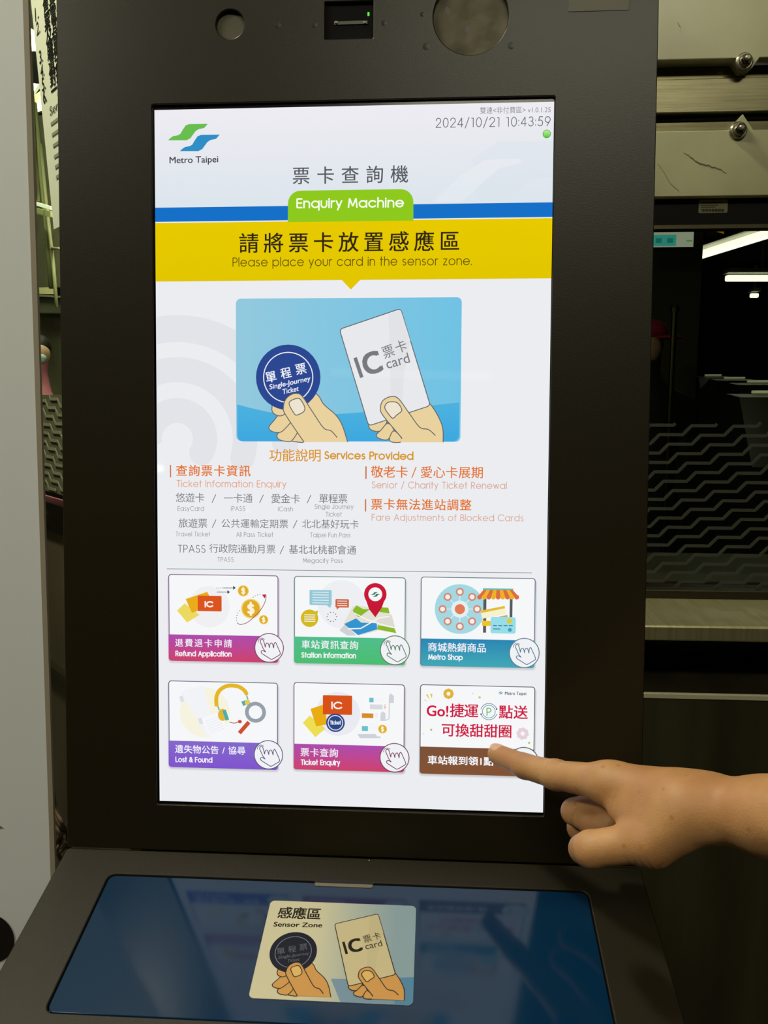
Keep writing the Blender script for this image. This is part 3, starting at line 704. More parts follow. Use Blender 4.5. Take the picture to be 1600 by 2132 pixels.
b.disc(1139, 279, 8.2, (70, 150, 50)); b.disc(1139, 279, 7.2, (190, 240, 150), (60, 200, 40))
b.build('clock_text', PIXELS, disp, K)
b = Ink(scr, L1)
b.local([(SX0, yb2), (SX1, yb2), (SX1, yb), (SX0, yb)], (22, 112, 200))
b.local([(SX0, yy1), (SX1, yy1), (SX1, yy0), (SX0, yy0)], (232, 202, 0), (226, 198, 0))
b.poly([(711, 582), (752, 581.5), (731, 603)], (228, 198, 0))
b.rect(600, 397.5, 861, 459.5, (142, 202, 30), rs=(26, 26, 0, 0))
b.geo('Enquiry Machine', (619, 432.5), (840, 430.5), 17.5, 3.0, (248, 255, 236))
b.cjk('請將票卡放置感應區', 500, 483, 956, 527, (46, 38, 16), .010)
b.geo('Please place your card in the sensor zone.', (485.5, 554.5), (982, 551.5), 17, 1.7, (92, 76, 16))
b.build('prompt_banner', PIXELS, disp, K)

def c3(x, y): return (320 + x / 3.636, 600 + y / 3.636)
def c4(x, y): return (680 + x / 3.2, 600 + y / 3.2)
def pictures(ink, pal):
    """two hands, one with the round ticket, one with the card"""
    Ln, Skin, Nail, Card, Disc, Txt, wl = pal['line'], pal['skin'], pal['nail'], pal['card'], pal['disc'], pal['txt'], pal['w']
    def shape(pts, cv, fill=Skin, closed=True, base=None):
        q = [cv(*p) for p in pts]
        ql = smooth([ink.conv(*p) for p in q], closed)
        if fill: ink.local(ql, fill)
        ink.stroke_local(ql, wl * ink.unit() * pal['k'], Ln, closed)
    bot = 1165
    # palm behind the ticket
    P = [(1190, 770), (1250, 815), (1290, 880), (1380, 960), (1430, 1040), (1470, bot)]
    q = smooth([ink.conv(*c3(*p)) for p in P], False); e = [ink.conv(*c3(1140, bot)), ink.conv(*c3(1050, 1000)), ink.conv(*c3(1100, 850))]
    ink.local(q + e, Skin); ink.stroke_local(q, wl * ink.unit() * pal['k'], Ln)
    shape([(1060, 1075), (1045, 1150), (1080, 1163), (1140, 1163), (1110, 1100)], c3)
    shape([(960, 1080), (935, 1118), (955, 1148), (1010, 1160), (1050, 1152), (1095, 1070), (1040, 1010)], c3)
    shape([(950, 960), (915, 1000), (874, 1052), (895, 1083), (955, 1093), (1000, 1060), (1045, 1000), (1010, 950)], c3)
    shape([(915, 870), (897, 915), (910, 948), (950, 967), (990, 955), (1010, 900)], c3)
    dc = c3(1020, 676)
    ink.disc(*dc, 67.5, Disc, ry=None if pal['k'] == 1 else 67.5)
    ink.ring(*dc, 50.5, 52.5, Txt)
    a_ = math.radians(10)
    ux, uy = .978, -.21
    def rot_t(ch_pts): pass
    for i, ch in enumerate('單程票'):
        cx, cy = c3(898 + i * 113, 672 - i * 30)
        hw = 11
        ink.fit(ch, (cx - hw * ux + hw * -uy * -1 * .0, cy - hw * uy + 11), (cx + hw * ux, cy + hw * uy + 11), 22, Txt, .012)
    ink.fit('Single-Journey', c3(880, 780), c3(1190, 712), 13.5, Txt, .012, .18)
    ink.fit('Ticket', c3(978, 805), c3(1100, 778), 10.5, Txt, .012, .18)
    # thumb
    T = [(1140, bot), (1000, 958), (985, 900), (1000, 845), (1040, 808), (1085, 797), (1128, 820), (1210, 945), (1290, 1060), (1345, 1080), (1392, 1132)]
    q = smooth([ink.conv(*c3(*p)) for p in T], False)
    ink.local(smooth([ink.conv(*c3(*p)) for p in T[:9]], False) + [ink.conv(*c3(1420, bot))], Skin); ink.stroke_local(q, wl * ink.unit() * pal['k'], Ln)
    shape([(1028, 880), (1045, 850), (1090, 835), (1115, 845), (1145, 900), (1138, 935), (1090, 960), (1068, 952)], c3, Nail)
    # second hand and card
    P = [(640, 730), (690, 770), (740, 845), (775, 930), (778, 1027)]
    q = smooth([ink.conv(*c4(*p)) for p in P], False); e = [ink.conv(*c4(500, 1027)), ink.conv(*c4(430, 900))]
    ink.local(q + e, Skin); ink.stroke_local(q, wl * ink.unit() * pal['k'], Ln)
    shape([(300, 880), (283, 920), (300, 945), (345, 955), (380, 935), (405, 880), (380, 850)], c4)
    shape([(365, 945), (335, 975), (345, 998), (400, 1012), (430, 985), (450, 945), (410, 900)], c4)
    shape([(450, 950), (420, 1005), (440, 1026), (495, 1026), (502, 1000)], c4)
    A, B_, C_, D = [Vector(c4(*p)) for p in ((88, 275), (495, 137), (693, 783), (282, 918))]
    def rc(grow, r):
        pts = []; cs = [A, B_, C_, D]
        for i in range(4):
            p = cs[i]; u = (cs[i - 1] - p).normalized(); v = (cs[(i + 1) % 4] - p).normalized()
            for j in range(6):
                t = j / 5; s0 = p + u * r; s1 = p + v * r
                pts.append(tuple((1 - t) ** 2 * s0 + 2 * t * (1 - t) * p + t * t * s1))
        return [ink.conv(*p) for p in pts]
    ink.local(rc(0, 8), Card); ink.stroke_local(rc(0, 8), wl * ink.unit() * pal['k'], Ln, True)
    ink.poly([c4(415, 170), c4(497, 150), c4(560, 350), c4(520, 560), c4(500, 835), c4(430, 700)], tuple(int(v * .975) for v in Card))
    ink.fit('I', c4(225, 600), c4(248, 592), 43, pal['ic'], .02)
    ink.fit('C', c4(265, 590), c4(385, 552), 46, pal['ic'], .035)
    ink.fit('票', c4(390, 475), c4(462, 448), 25, pal['ic2'], .004); ink.fit('卡', c4(475, 440), c4(545, 414), 25, pal['ic2'], .004)
    ink.fit('card', c4(408, 540), c4(560, 495), 21, pal['ic2'], .004)
    T = [(505, 1000), (380, 852), (361, 800), (378, 748), (435, 722), (482, 738), (550, 830), (622, 927), (680, 942), (727, 982)]
    q = smooth([ink.conv(*c4(*p)) for p in T], False)
    ink.local(smooth([ink.conv(*c4(*p)) for p in T[:8]], False) + [ink.conv(*c4(740, 1027)), ink.conv(*c4(495, 1027))], Skin); ink.stroke_local(q, wl * ink.unit() * pal['k'], Ln)
    shape([(390, 800), (405, 765), (445, 757), (480, 770), (503, 815), (470, 845), (445, 867), (425, 852)], c4, Nail)
b = Ink(scr, L1)
il = (491.5, 622, 959, 920)
# backdrop of the picture: lighter sky left, bluer right, water below
pl = [scr(492, y)[0] for y in (700,)]
A_, B_ = scr(491.5, 622), scr(959, 920)
mixc = lambda a, c, u: tuple(p * (1 - u) + q * u for p, q in zip(a, c))
hgrad(b, A_[0], B_[1], B_[0], A_[1], .0038, lambda u: mixc((147, 201, 222), (112, 194, 228), u))
wave = [(494, 842), (520, 849), (560, 858), (620, 863), (690, 863), (760, 858), (830, 850), (900, 844), (957, 838)]
b.poly(wave + [(956, 906), (954.5, 912.5), (950.5, 917), (944, 919.5), (505, 919), (499.5, 917), (495.5, 912.5), (494.5, 905)], (78, 178, 222), (60, 168, 224))
b.build('picture_panel', PIXELS, disp, K)
b = Ink(scr, L1 + 2e-4)
pictures(b, dict(line=(98, 100, 104), skin=(234, 210, 158), nail=(238, 228, 208), card=(232, 233, 236), disc=(44, 72, 146), txt=(240, 243, 250), ic=(118, 120, 124), ic2=(122, 124, 128), w=1.9, k=1))
b.build('ticket_and_card_picture', PIXELS, disp, K)

# ---- the text block
b = Ink(scr, L1)
OR, OB, GR = (226, 112, 28), (204, 116, 60), (116, 118, 124)
b.cjk('功能說明', 562, 936, 668, 961, (222, 148, 24), .008)
b.geo('Services Provided', (677, 955), (860, 956.5), 14.5, 2.8, (216, 152, 36))
for (x, y0, y1) in ((355.5, 968, 994), (762.5, 971, 997), (761.5, 1039, 1065)): b.rect(x - 1.3, y0, x + 1.3, y1, OB)
b.cjk('查詢票卡資訊', 368, 969, 521, 992, OR, .012)
b.geo('Ticket Information Enquiry', (369, 1013.5), (596, 1014.5), 13.5, 1.4, (226, 148, 112))
b.cjk('敬老卡', 774, 971, 849, 995, OR, .006); b.line([(858, 995), (867, 972)], 2, OR); b.cjk('愛心卡展期', 877, 972, 1006, 996, OR, .006)
b.geo('Senior / Charity Ticket Renewal', (775, 1016), (1055, 1017.5), 13, 1.3, (214, 152, 126))
b.cjk('票卡無法進站調整', 774, 1039, 981, 1063, OR, .010)
b.geo('Fare Adjustments of Blocked Cards', (775, 1083.5), (1090, 1085), 13, 1.3, (214, 156, 132))
for t, x0, y0, x1, y1 in (('悠遊卡', 367, 1027, 425.5, 1046), ('一卡通', 467, 1028, 525.5, 1047), ('愛金卡', 566, 1029, 624.5, 1048), ('單程票', 665, 1029, 723.5, 1048),
                          ('旅遊票', 373, 1080, 431.5, 1099), ('公共運輸定期票', 462, 1081, 600, 1100), ('北北基好玩卡', 630, 1082, 747, 1101),
                          ('行政院通勤月票', 437, 1133, 573.5, 1152.5), ('基北北桃都會通', 603, 1135, 741.5, 1154.5)): b.cjk(t, x0, y0, x1, y1, GR)
for x, y in ((446, 1038), (545, 1038.5), (644, 1039), (446.5, 1090), (615, 1091.5), (587.5, 1145)): b.line([(x - 4, y + 8.5), (x + 4, y - 8.5)], 1.6, GR)
for t, x0, x1, y in (('EasyCard', 371, 425, 1063), ('iPASS', 482, 511, 1063), ('iCash', 580, 610, 1064), ('Single Journey', 656, 736, 1059), ('Ticket', 679, 712, 1075),
                     ('Travel Ticket', 367, 438, 1116), ('All Pass Ticket', 493, 569, 1117), ('Taipei Fun Pass', 647, 730, 1118), ('TPASS', 454, 487, 1169), ('Megacity Pass', 632, 714, 1171)):
    b.geo(t, (x0, y), (x1, y + (x1 - x0) * .005), 9, .95, (140, 142, 148))
b.geo('TPASS', (372, 1149.5), (428, 1150), 15, 1.5, (104, 106, 112))
b.line([(348, 1184), (1108, 1192.5)], 1.3, (130, 134, 140))
b.build('services_text', PIXELS, disp, K)

# ---- six menu buttons
HAND = [(862, 700), (848, 668), (836, 640), (842, 622), (857, 622), (868, 650), (877, 684), (880, 662), (893, 650), (903, 660), (911, 688), (913, 664), (926, 650), (937, 660), (946, 690), (948, 660), (960, 645), (974, 672), (996, 722), (998, 744), (965, 765), (930, 784), (905, 772), (870, 750), (845, 732), (845, 716), (860, 713), (880, 724)]
def touch(ink, x, y, lc):
    ink.disc(x, y, 31.5, lc); ink.disc(x, y, 29.6, (240, 242, 246))
    q = [(x + (p[0] - 908) / 3.95, y + (p[1] - 690) / 3.95) for p in HAND]
    qq = smooth([ink.conv(*p) for p in q], True, 3); ink.stroke_local(qq, 1.7 * ink.unit(), lc, True)
    ink.line([(x + (848 - 908 + 30 * math.cos(math.radians(a))) / 3.95, y + (640 - 690 - 30 * math.sin(math.radians(a))) / 3.95) for a in range(190, 20, -17)], 1.2, lc)
def tile(x0, y0, x1, y1, ys, ctop, cbot, edge, title, tb, sub, sb, icon, tc, bold=.012):
    b = Ink(scr, L1)
    for i in range(5): b.rect(x0 - 2.5 + i * .5, y0 + 2 + i * .5, x1 + 3.5 - i * .5, y1 + 6 - i, tuple(int(WHT[j] * (1 - (i + 1) * .05) + edge[j] * (i + 1) * .05) for j in range(3)), 8)
    b.rect(x0, y0, x1, y1, edge, 6); b.rect(x0 + 1.6, y0 + 1.6, x1 - 1.6, y1 - 1.6, (246, 247, 249), 5)
    b.rect(x0 + .3, ys, x1 - .3, y1 - .3, ctop, rs=(0, 0, 6, 6), grad=cbot)
    icon(b)
    b.cjk(title, *tb, (240, 240, 248), bold) if sub else b.fit(title, (tb[0], tb[3] - 3.5), (tb[2], tb[3]), 19, (244, 244, 248), .022)
    if sub: b.geo(sub, sb[0], sb[1], 10, 2.0, (244, 244, 250))
    touch(b, tc[0], tc[1], tuple(int(v * .72) for v in cbot) if tc[2] is None else tc[2])
    return b
def cards(b, x, y, sc, ic_only=False):   # fanned cards, orange one in front; x,y = top-left of the orange one
    f = lambda dx, dy: (x + dx * sc, y + dy * sc)
    b.poly([f(-43, 31), f(-27, 16), f(4, 40), f(-22, 56)], (236, 218, 96))
    b.poly([f(-25, 7), f(20, -8), f(34, 20), f(-12, 36)], (234, 172, 28))
    b.rect(*f(0, 0), *f(50, 33), (220, 84, 30), 2)
    b.geo('IC', f(16, 23), f(31, 23), 10.5 * sc, 2.9 * sc, (250, 246, 240))
def coin(b, x, y, r, col=(226, 172, 40)):
    b.disc(x, y, r, (240, 214, 120)); b.disc(x, y, r * .88, col); b.geo('$', (x - r * .3, y + r * .48), (x + r * .3, y + r * .48), r * .95, r * .22, (252, 244, 214))
def bubble(b, x0, y0, x1, y1, col, tail):
    b.rect(x0, y0, x1, y1, col, 2); b.poly(tail, col)
    k = max(2, int((y1 - y0) / 6))
    for i in range(k):
        yy = y0 + (y1 - y0) * (i + .9) / (k + .8); b.rect(x0 + (x1 - x0) * .13, yy - .9, x1 - (x1 - x0) * .13, yy + .9, (250, 250, 250))
def ic1(b):
    b.disc(436, 1263, 44, (240, 240, 243))
    cards(b, 412, 1240, 1)
    b.line([(465, 1224), (488, 1224)], 1.4, (70, 70, 74)); b.poly([(486, 1219.5), (486, 1228), (491.5, 1223.7)], (60, 60, 64))
    for i in range(4): b.disc(452 + i * 3.6, 1224, .8, (70, 70, 74))
    b.line([(452, 1232.5), (475, 1232.5)], 1.4, (70, 70, 74)); b.poly([(474, 1228.5), (474, 1236.5), (479.5, 1232.5)], (60, 60, 64))
    coin(b, 507, 1230, 12); coin(b, 523, 1267, 21); coin(b, 549.5, 1290, 10)
    b.line([(555, 1240), (552, 1254), (543, 1270), (530, 1284), (515, 1296), (501, 1300), (494, 1296)], 1.4, (150, 60, 80), sm=True)
    b.poly([(546, 1238), (555, 1237), (552, 1246)], (190, 40, 70))
    for x, y in ((493, 1291), (493, 1286), (494, 1281), (496, 1276), (499, 1271), (528, 1243), (532, 1240.5), (537, 1238.5), (542, 1237)): b.disc(x, y, .9, (60, 60, 60))
def ic2(b):
    b.disc(712, 1258, 51, (238, 239, 242))
    bubble(b, 645, 1228, 691, 1260, (150, 200, 216), [(680, 1259), (690, 1259), (688, 1266)])
    bubble(b, 699, 1247, 727, 1265, (206, 100, 62), [(701, 1264), (708, 1264), (702, 1269)])
    b.disc(645, 1287, 18.5, (212, 186, 30)); b.poly([(655, 1273), (663, 1271), (661, 1280)], (212, 186, 30))
    for i in range(4): b.rect(634, 1279 + i * 4.4, 657, 1281 + i * 4.4, (250, 250, 250))
    for i in range(10):
        a = math.radians(36 * i); b.line([(691.5 + 8.5 * math.cos(a), 1284 + 8.5 * math.sin(a)), (691.5 + 11 * math.cos(a), 1284 + 11 * math.sin(a))], 1.5, (70, 74, 84))
    # folded map and pin
    b.poly([(707, 1312), (720, 1299), (743, 1323), (724, 1323)], (208, 210, 214)); b.poly([(735, 1262), (742, 1260), (775, 1264), (806, 1265), (826, 1318), (790, 1312), (748, 1323), (716, 1298)], (228, 226, 214))
    b.poly([(735, 1270), (743, 1260), (757, 1268), (771, 1268), (748, 1285), (738, 1277)], (138, 186, 40)); b.poly([(786, 1270), (793, 1264), (809, 1265), (812, 1277), (792, 1274)], (138, 186, 40))
    b.poly([(717, 1299), (742, 1287), (753, 1296), (785, 1297), (786, 1310), (746, 1322)], (52, 148, 208)); b.poly([(786, 1310), (787, 1301), (822, 1308), (826, 1318)], (138, 186, 40)); b.poly([(790, 1299), (783, 1285), (816, 1279), (823, 1306)], (222, 220, 210))
    b.line([(725, 1309), (752, 1308), (790, 1286), (812, 1283)], 2.4, (246, 246, 246)); b.line([(738, 1276), (765, 1290), (789, 1298), (824, 1307)], 2.2, (246, 246, 246))
    b.poly([(760, 1242), (769, 1268), (782, 1285), (795, 1266), (804, 1242)], (196, 26, 54), sm=False); b.disc(782, 1237, 23.5, (204, 24, 56)); b.disc(782, 1237, 14.5, (246, 248, 248)); logo(b, 773, 1232.5, .17, (60, 130, 90), (40, 110, 110))
def ic3(b):
    b.disc(958, 1268, 52, (164, 216, 226)); b.disc(958, 1268, 18, (226, 240, 240))
    for i in range(8):
        a = math.radians(45 * i); b.line([(958, 1268), (958 + 36 * math.cos(a), 1268 + 36 * math.sin(a))], 1.6, (226, 240, 240))
        cx, cy = 958 + 36 * math.cos(a), 1268 + 36 * math.sin(a); b.disc(cx, cy, 8.3, (212, 134, 112)); b.disc(cx, cy, 5, (250, 240, 234))
    b.disc(958, 1268, 10.5, (226, 122, 86))
    b.rect(1007, 1243, 1012.5, 1317, (84, 90, 96)); b.rect(1062, 1243, 1067, 1302, (84, 90, 96))
    b.rect(1006, 1224.5, 1069, 1229, (96, 190, 180))
    for i in range(9):
        x0, x1 = 1007 + i * 6.8, 1007 + (i + 1) * 6.8; X0_, X1_ = 994 + i * 9.7, 994 + (i + 1) * 9.7; c = (236, 178, 40) if i % 2 else (222, 108, 62)
        b.poly([(x0, 1228), (x1, 1228), (X1_, 1243), (X0_, 1243)], c); b.disc((X0_ + X1_) / 2, 1243, 4.8, c)
    b.rect(1004, 1292, 1022, 1303, (240, 196, 40), 2)
    b.poly([(1001, 1271), (1051, 1261), (1054, 1278), (1004, 1288)], (248, 240, 206)); b.poly([(1001, 1271), (1051, 1261), (1052, 1266), (1002, 1276)], (226, 190, 50)); b.poly([(1040, 1283), (1057, 1280), (1058, 1287), (1040, 1290)], (214, 170, 90))
    b.rect(1022, 1284, 1074, 1319, (150, 222, 232), 4); b.disc(1061, 1293, 5.5, (226, 200, 60)); b.disc(1062, 1311, 4, (60, 160, 190))
    for i in range(4): b.rect(1027 + i * 11, 1301, 1035 + i * 11, 1303.4, (70, 110, 160))
    b.rect(1027, 1308, 1042, 1310, (70, 110, 160))
def ic4(b):
    b.disc(427, 1483, 54, (246, 243, 222)); b.poly([(376, 1452), (383, 1436), (425, 1428), (448, 1525), (430, 1534), (395, 1470)], (241, 243, 247)); b.poly([(420, 1496), (461, 1480), (474, 1524), (438, 1535)], (246, 247, 251))
    for x, y in ((379, 1455), (418, 1501)): b.line([(x - 2, y - 6), (x + 2, y + 6)], 8, (222, 224, 230))
    for i in range(6): b.line([(428 + i * 1.8, 1502 + i * 5), (458 + i * 1.8, 1491 + i * 5)], .8, (222, 226, 234))
    b.line([(451.5 + 0, 1470), (451, 1452), (457, 1438), (470, 1429), (484, 1427), (499, 1430), (510, 1438), (514, 1445)], 8.5, (228, 180, 36), sm=True)
    b.line([(454, 1470), (457, 1478)], 2.5, (80, 170, 170)); b.line([(514, 1448), (517, 1456)], 2.5, (80, 170, 170))
    b.disc(464, 1488, 10, (228, 184, 50), ry=13); b.line([(467, 1478), (474, 1499)], 8, (76, 174, 172)); b.line([(507, 1459), (511, 1468)], 9, (76, 174, 172)); b.disc(516, 1462, 6, (228, 204, 90))
    b.line([(478, 1503), (488, 1505), (497, 1503)], 1.6, (190, 80, 56), sm=True); b.disc(500, 1502, 4.3, (200, 74, 52), ry=3.6)
    b.line([(519, 1503), (499, 1526)], 8.5, (206, 78, 48)); b.disc(532.5, 1482.5, 22.5, (150, 160, 170)); b.disc(532.5, 1482.5, 14.5, (246, 247, 249))
def ic5(b):
    b.disc(704, 1486, 47, (234, 235, 242))
    f = lambda x, y: (590 + x / 3.902, 1400 + y / 3.902)
    b.poly([f(160, 408), f(215, 350), f(345, 455), f(262, 525)], (238, 222, 84)); b.poly([f(222, 295), f(335, 258), f(360, 420), f(268, 438)], (234, 172, 20))
    b.rect(*f(323, 183), *f(560, 345), (216, 80, 26), 2); b.geo('IC', f(398, 292), f(474, 292), 13, 3.0, (250, 246, 240))
    b.disc(*f(425, 408), 19.8, (44, 70, 134)); b.ring(*f(425, 408), 14.6, 16.4, (224, 230, 244)); b.geo('Ticket', f(384, 420), f(468, 420), 7, 1.6, (226, 232, 246))
    b.rect(*f(660, 190), *f(858, 380), (247, 248, 250)); b.rect(*f(700, 205), *f(735, 242), (108, 190, 206))
    b.rect(*f(705, 258), *f(808, 300), (216, 218, 224))
    for i in range(4): b.rect(*f(742, 208 + i * 9), *f(835, 211 + i * 9), (222, 224, 228)); b.rect(*f(820, 260 + i * 11), *f(836, 264 + i * 11), (206, 110, 80))
    b.line([f(863, 190), f(860, 375), f(835, 388), f(790, 388)], 1.8, (198, 202, 210)); b.poly([f(860, 245), f(862, 180), f(878, 170), f(900, 190), f(900, 248)], (206, 210, 218))
    b.poly([f(790, 385), f(792, 330), f(808, 314), f(832, 330), f(832, 388)], (210, 214, 220)); b.rect(*f(640, 330), *f(733, 370), (214, 142, 40))
    for i in range(5): b.rect(*f(748, 330 + i * 9), *f(768, 333 + i * 9), (210, 214, 220))
    for i in range(7): b.rect(*f(640 if i < 3 else 700, 385 + i * 12), *f(768, 388 + i * 12), (222, 224, 228))
    b.rect(*f(640, 434), *f(690, 474), (108, 192, 208)); b.poly([f(603, 498), f(750, 498), f(765, 518), f(795, 518), f(790, 532), f(625, 532)], (206, 210, 216)); coin(b, *f(808, 458), 9.5)
def ic6(b):
    f = lambda x, y: (860 + x / 4.706, 1400 + y / 4.706)
    b.disc(*f(350, 208), 10.5, (226, 186, 60)); b.disc(*f(350, 208), 4, (250, 246, 230))
    for i in range(8): a = math.radians(45 * i); b.disc(f(350, 208)[0] + 8 * math.cos(a), f(350, 208)[1] + 8 * math.sin(a), 3, (222, 178, 60))
    for p in (((118, 275), (145, 285), (112, 262)), ((128, 215), (170, 275), (145, 212)), ((170, 208), (188, 255), (192, 210))): b.poly([f(*q) for q in p], (224, 196, 80))
    for x, y, r in ((655, 243, 2.4), (585, 205, 1.6), (180, 560, 2.4), (102, 598, 1.4), (1140, 688, 2.4)): b.disc(*f(x, y), r, (206, 186, 110) if r > 2 else (214, 214, 206))
    R_ = (206, 24, 66)
    b.fit('Go!', f(135, 425), f(348, 432), 23, R_, .02); b.cjk('捷運', *f(370, 310), *f(636, 442), R_, .016); b.cjk('點送', *f(850, 325), *f(1120, 455), R_, .016)
    b.cjk('可換甜甜圈', *f(286, 502), *f(966, 640), R_, .016)
    c = f(745, 382); b.ring(*c, 16.4, 17.8, (92, 136, 170), 20, 165); b.ring(*c, 16.4, 17.8, (92, 150, 150), 200, 345); b.ring(*c, 12.6, 13.9, (92, 140, 160)); b.geo('P', f(727, 418), f(765, 418), 15, 2.2, (110, 190, 110))
    for a in (18, 198): b.disc(c[0] + 17 * math.cos(math.radians(a)), c[1] - 17 * math.sin(math.radians(a)), 1.7, (60, 80, 110))
    c = f(1076, 597)
    for i in range(8): a = math.radians(45 * i + 10); b.disc(c[0] + 8.5 * math.cos(a), c[1] + 8.5 * math.sin(a), 4.6, (228, 208, 218))
    b.disc(*c, 10, (228, 208, 218)); b.disc(*c, 4.4, (246, 244, 246))
    logo(b, f(835, 185)[0], f(835, 185)[1], .1, (70, 160, 150), (60, 140, 170)); b.fit('Metro Taipei', f(902, 228), f(1112, 230), 9, (70, 74, 80), .014)
PU, MG = (172, 76, 174), (206, 66, 104)
tile(351, 1195, 580, 1380, 1320.5, PU, MG, (120, 80, 120), '退費退卡申請', (366, 1330, 483, 1348), 'Refund Application', ((367, 1365), (482, 1366)), ic1, (561, 1348.5, (128, 70, 100))).build('menu_button', PIXELS, disp, K, 'refund application button with cards and coins')
tile(613, 1199, 844, 1385, 1325, (80, 190, 140), (76, 190, 112), (90, 120, 116), '車站資訊查詢', (629, 1333, 746, 1352), 'Station Information', ((629, 1368), (741, 1369.5)), ic2, (823, 1353.5, (92, 120, 96))).build('menu_button', PIXELS, disp, K, 'green station information button')
tile(877, 1200.5, 1113, 1391, 1329, (44, 134, 180), (64, 168, 182), (84, 104, 118), '商城熱銷商品', (892, 1338, 1012, 1358), 'Metro Shop', ((893, 1372), (963, 1373)), ic3, (1092, 1359, (92, 124, 140))).build('menu_button', PIXELS, disp, K, 'blue shop button with market stall')
tile(351, 1416.5, 579, 1603, 1541.5, (132, 104, 204), (128, 84, 206), (96, 92, 120), '遺失物公告/協尋', (366, 1551, 511, 1571), 'Lost & Found', ((367, 1585.5), (442, 1586.5)), ic4, (559.5, 1571, (94, 84, 120))).build('menu_button', PIXELS, disp, K, 'violet lost and found button')
tile(612, 1420, 842, 1608, 1548, PU, MG, (110, 80, 104), '票卡查詢', (627, 1557, 704, 1576), 'Ticket Enquiry', ((628, 1591), (708, 1592)), ic5, (822, 1577, (120, 64, 90))).build('menu_button', PIXELS, disp, K, 'ticket enquiry button with receipt')
tile(875.5, 1424.5, 1112, 1617, 1554, (124, 82, 56), (132, 82, 52), (86, 84, 86), '車站報到領1點', (891, 1571, 1028, 1594), None, None, ic6, (1091, 1585.5, (80, 82, 84)), .02).build('menu_button', PIXELS, disp, K, 'brown and white reward points button under the fingertip')

#==CONSOLE==
# ---- the sloping console with sensor panel
TH = math.radians(19)
KC = K @ Matrix(((1, 0, 0, 0), (0, math.sin(TH), math.cos(TH), -.3062), (0, -math.cos(TH), math.sin(TH), 0), (0, 0, 0, 1)))
KCi = (K.inverted() @ KC)
def con(x, y):
    d = ray(x, y); P0 = Vector((0, -.3062, 0)); n_ = Vector((0, math.cos(TH), math.sin(TH)))
    p = CAM + d * ((P0 - CAM).dot(n_) / d.dot(n_)); q = p - P0
    return (q.x, q.y * math.sin(TH) - q.z * math.cos(TH))
hb = [con(225, 1818), con(1225, 1855), con(100, 2108)]
HX0, HX1, HY1, HY0 = -.1815, .1807, (hb[0][1] + hb[1][1]) / 2, hb[2][1]
DEP = HY0 - .028
shelf = plate('console_shelf', rrect(XL - .0002, DEP, XR + .0002, -.0012, .003), [rrect(HX0, HY0, HX1, HY1, .006)], -.006, 0, PAINT2, kiosk, KC, .0008)
box('console_body', (XL + .004, DEP + .004, -.075), (XR - .004, -.003, -.0062), MATS['housing_paint'], kiosk, KC, .003)
BLUE = mat('blue_sensor_panel', (6, 42, 72), rough=.09, spec=.42)
pan = plate('sensor_panel', rrect(HX0 + .0009, HY0 + .0009, HX1 - .0009, HY1 - .0009, .0055), [], -.004, -.0009, BLUE, kiosk, KC, .0005)
box('panel_seal', (HX0 - .001, HY0 - .001, -.006), (HX1 + .001, HY1 + .001, -.0035), BLACK, kiosk, KC)
a, b_ = con(656, 1839), con(776, 1851)
plate('finger_notch', rrect(a[0], HY1 - .0042, b_[0], HY1 + .0003, .0015), [], -.0012, -.0004, mat('notch_paint', (112, 104, 84), rough=.5), kiosk, KC, .0002)
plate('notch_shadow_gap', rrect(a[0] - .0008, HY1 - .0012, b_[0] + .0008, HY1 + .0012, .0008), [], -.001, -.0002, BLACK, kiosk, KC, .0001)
# the sign of the sensor zone
SXa, SXb, SYa, SYb = -.0528, .0541, -.0452, -.1242
signp = plate('sensor_sign', rrect(SXa, SYb, SXb, SYa, .0035), [], -.0011, -.0005, mat('sign_board', (206, 200, 176), rough=.5), kiosk, KC, .0001)
def sgn(x, y):
    p = fr(x, y, 0); return (p.x * .655 + .0020, -(.1322 - .672 * p.y))
def clipy(pts): return pts
b = Ink(sgn, 0); b.step = 8e-6
hgrad(b, SXa, SYb, SXb, SYa, .0035, lambda u: mixc((200, 194, 164), (136, 158, 170), max(0, min(1, (u - .35) / .5))))
wy = SYb + .0165
b.local([(SXa + .06, SYb), (SXb - .0035, SYb), (SXb - .001, SYb + .001), (SXb, SYb + .0035), (SXb, wy + .004), (SXa + .075, wy + .001), (SXa + .052, wy)], (118, 146, 168), )
b.local([(SXb - .012, SYb), (SXb - .0035, SYb), (SXb - .001, SYb + .001), (SXb, SYb + .0035), (SXb, wy + .004), (SXb - .01, wy + .003)], (84, 132, 168))
mwS = KC @ Matrix.Translation((0, 0, -.00048))
class SInk(Ink): pass
b2 = Ink(lambda x, y: con(x, y), 2e-5); b2.step = 8e-6
b2.unit = lambda: .000285
b2.cjk('感應區', 580, 1888, 668, 1914, (58, 52, 40), .02)
b2.fit('Sensor Zone', (569, 1928), (671, 1930), 14, (52, 47, 36), .022)
pic = Ink(sgn, 6e-5); pic.step = 8e-6
pictures(pic, dict(line=(58, 54, 48), skin=(202, 150, 84), nail=(216, 178, 104), card=(196, 184, 146), disc=(26, 28, 44), txt=(120, 124, 140), ic=(56, 50, 40), ic2=(90, 82, 64), w=2.6, k=1.0))
pic.V = [(x, max(y, SYb + .0001), z) for x, y, z in pic.V]
for ik in (b, b2, pic): ik.name = 1
b.build('sign_backdrop', PRINT, signp, mwS); b2.build('sign_lettering', PRINT, signp, mwS); pic.build('sign_picture', PRINT, signp, mwS)
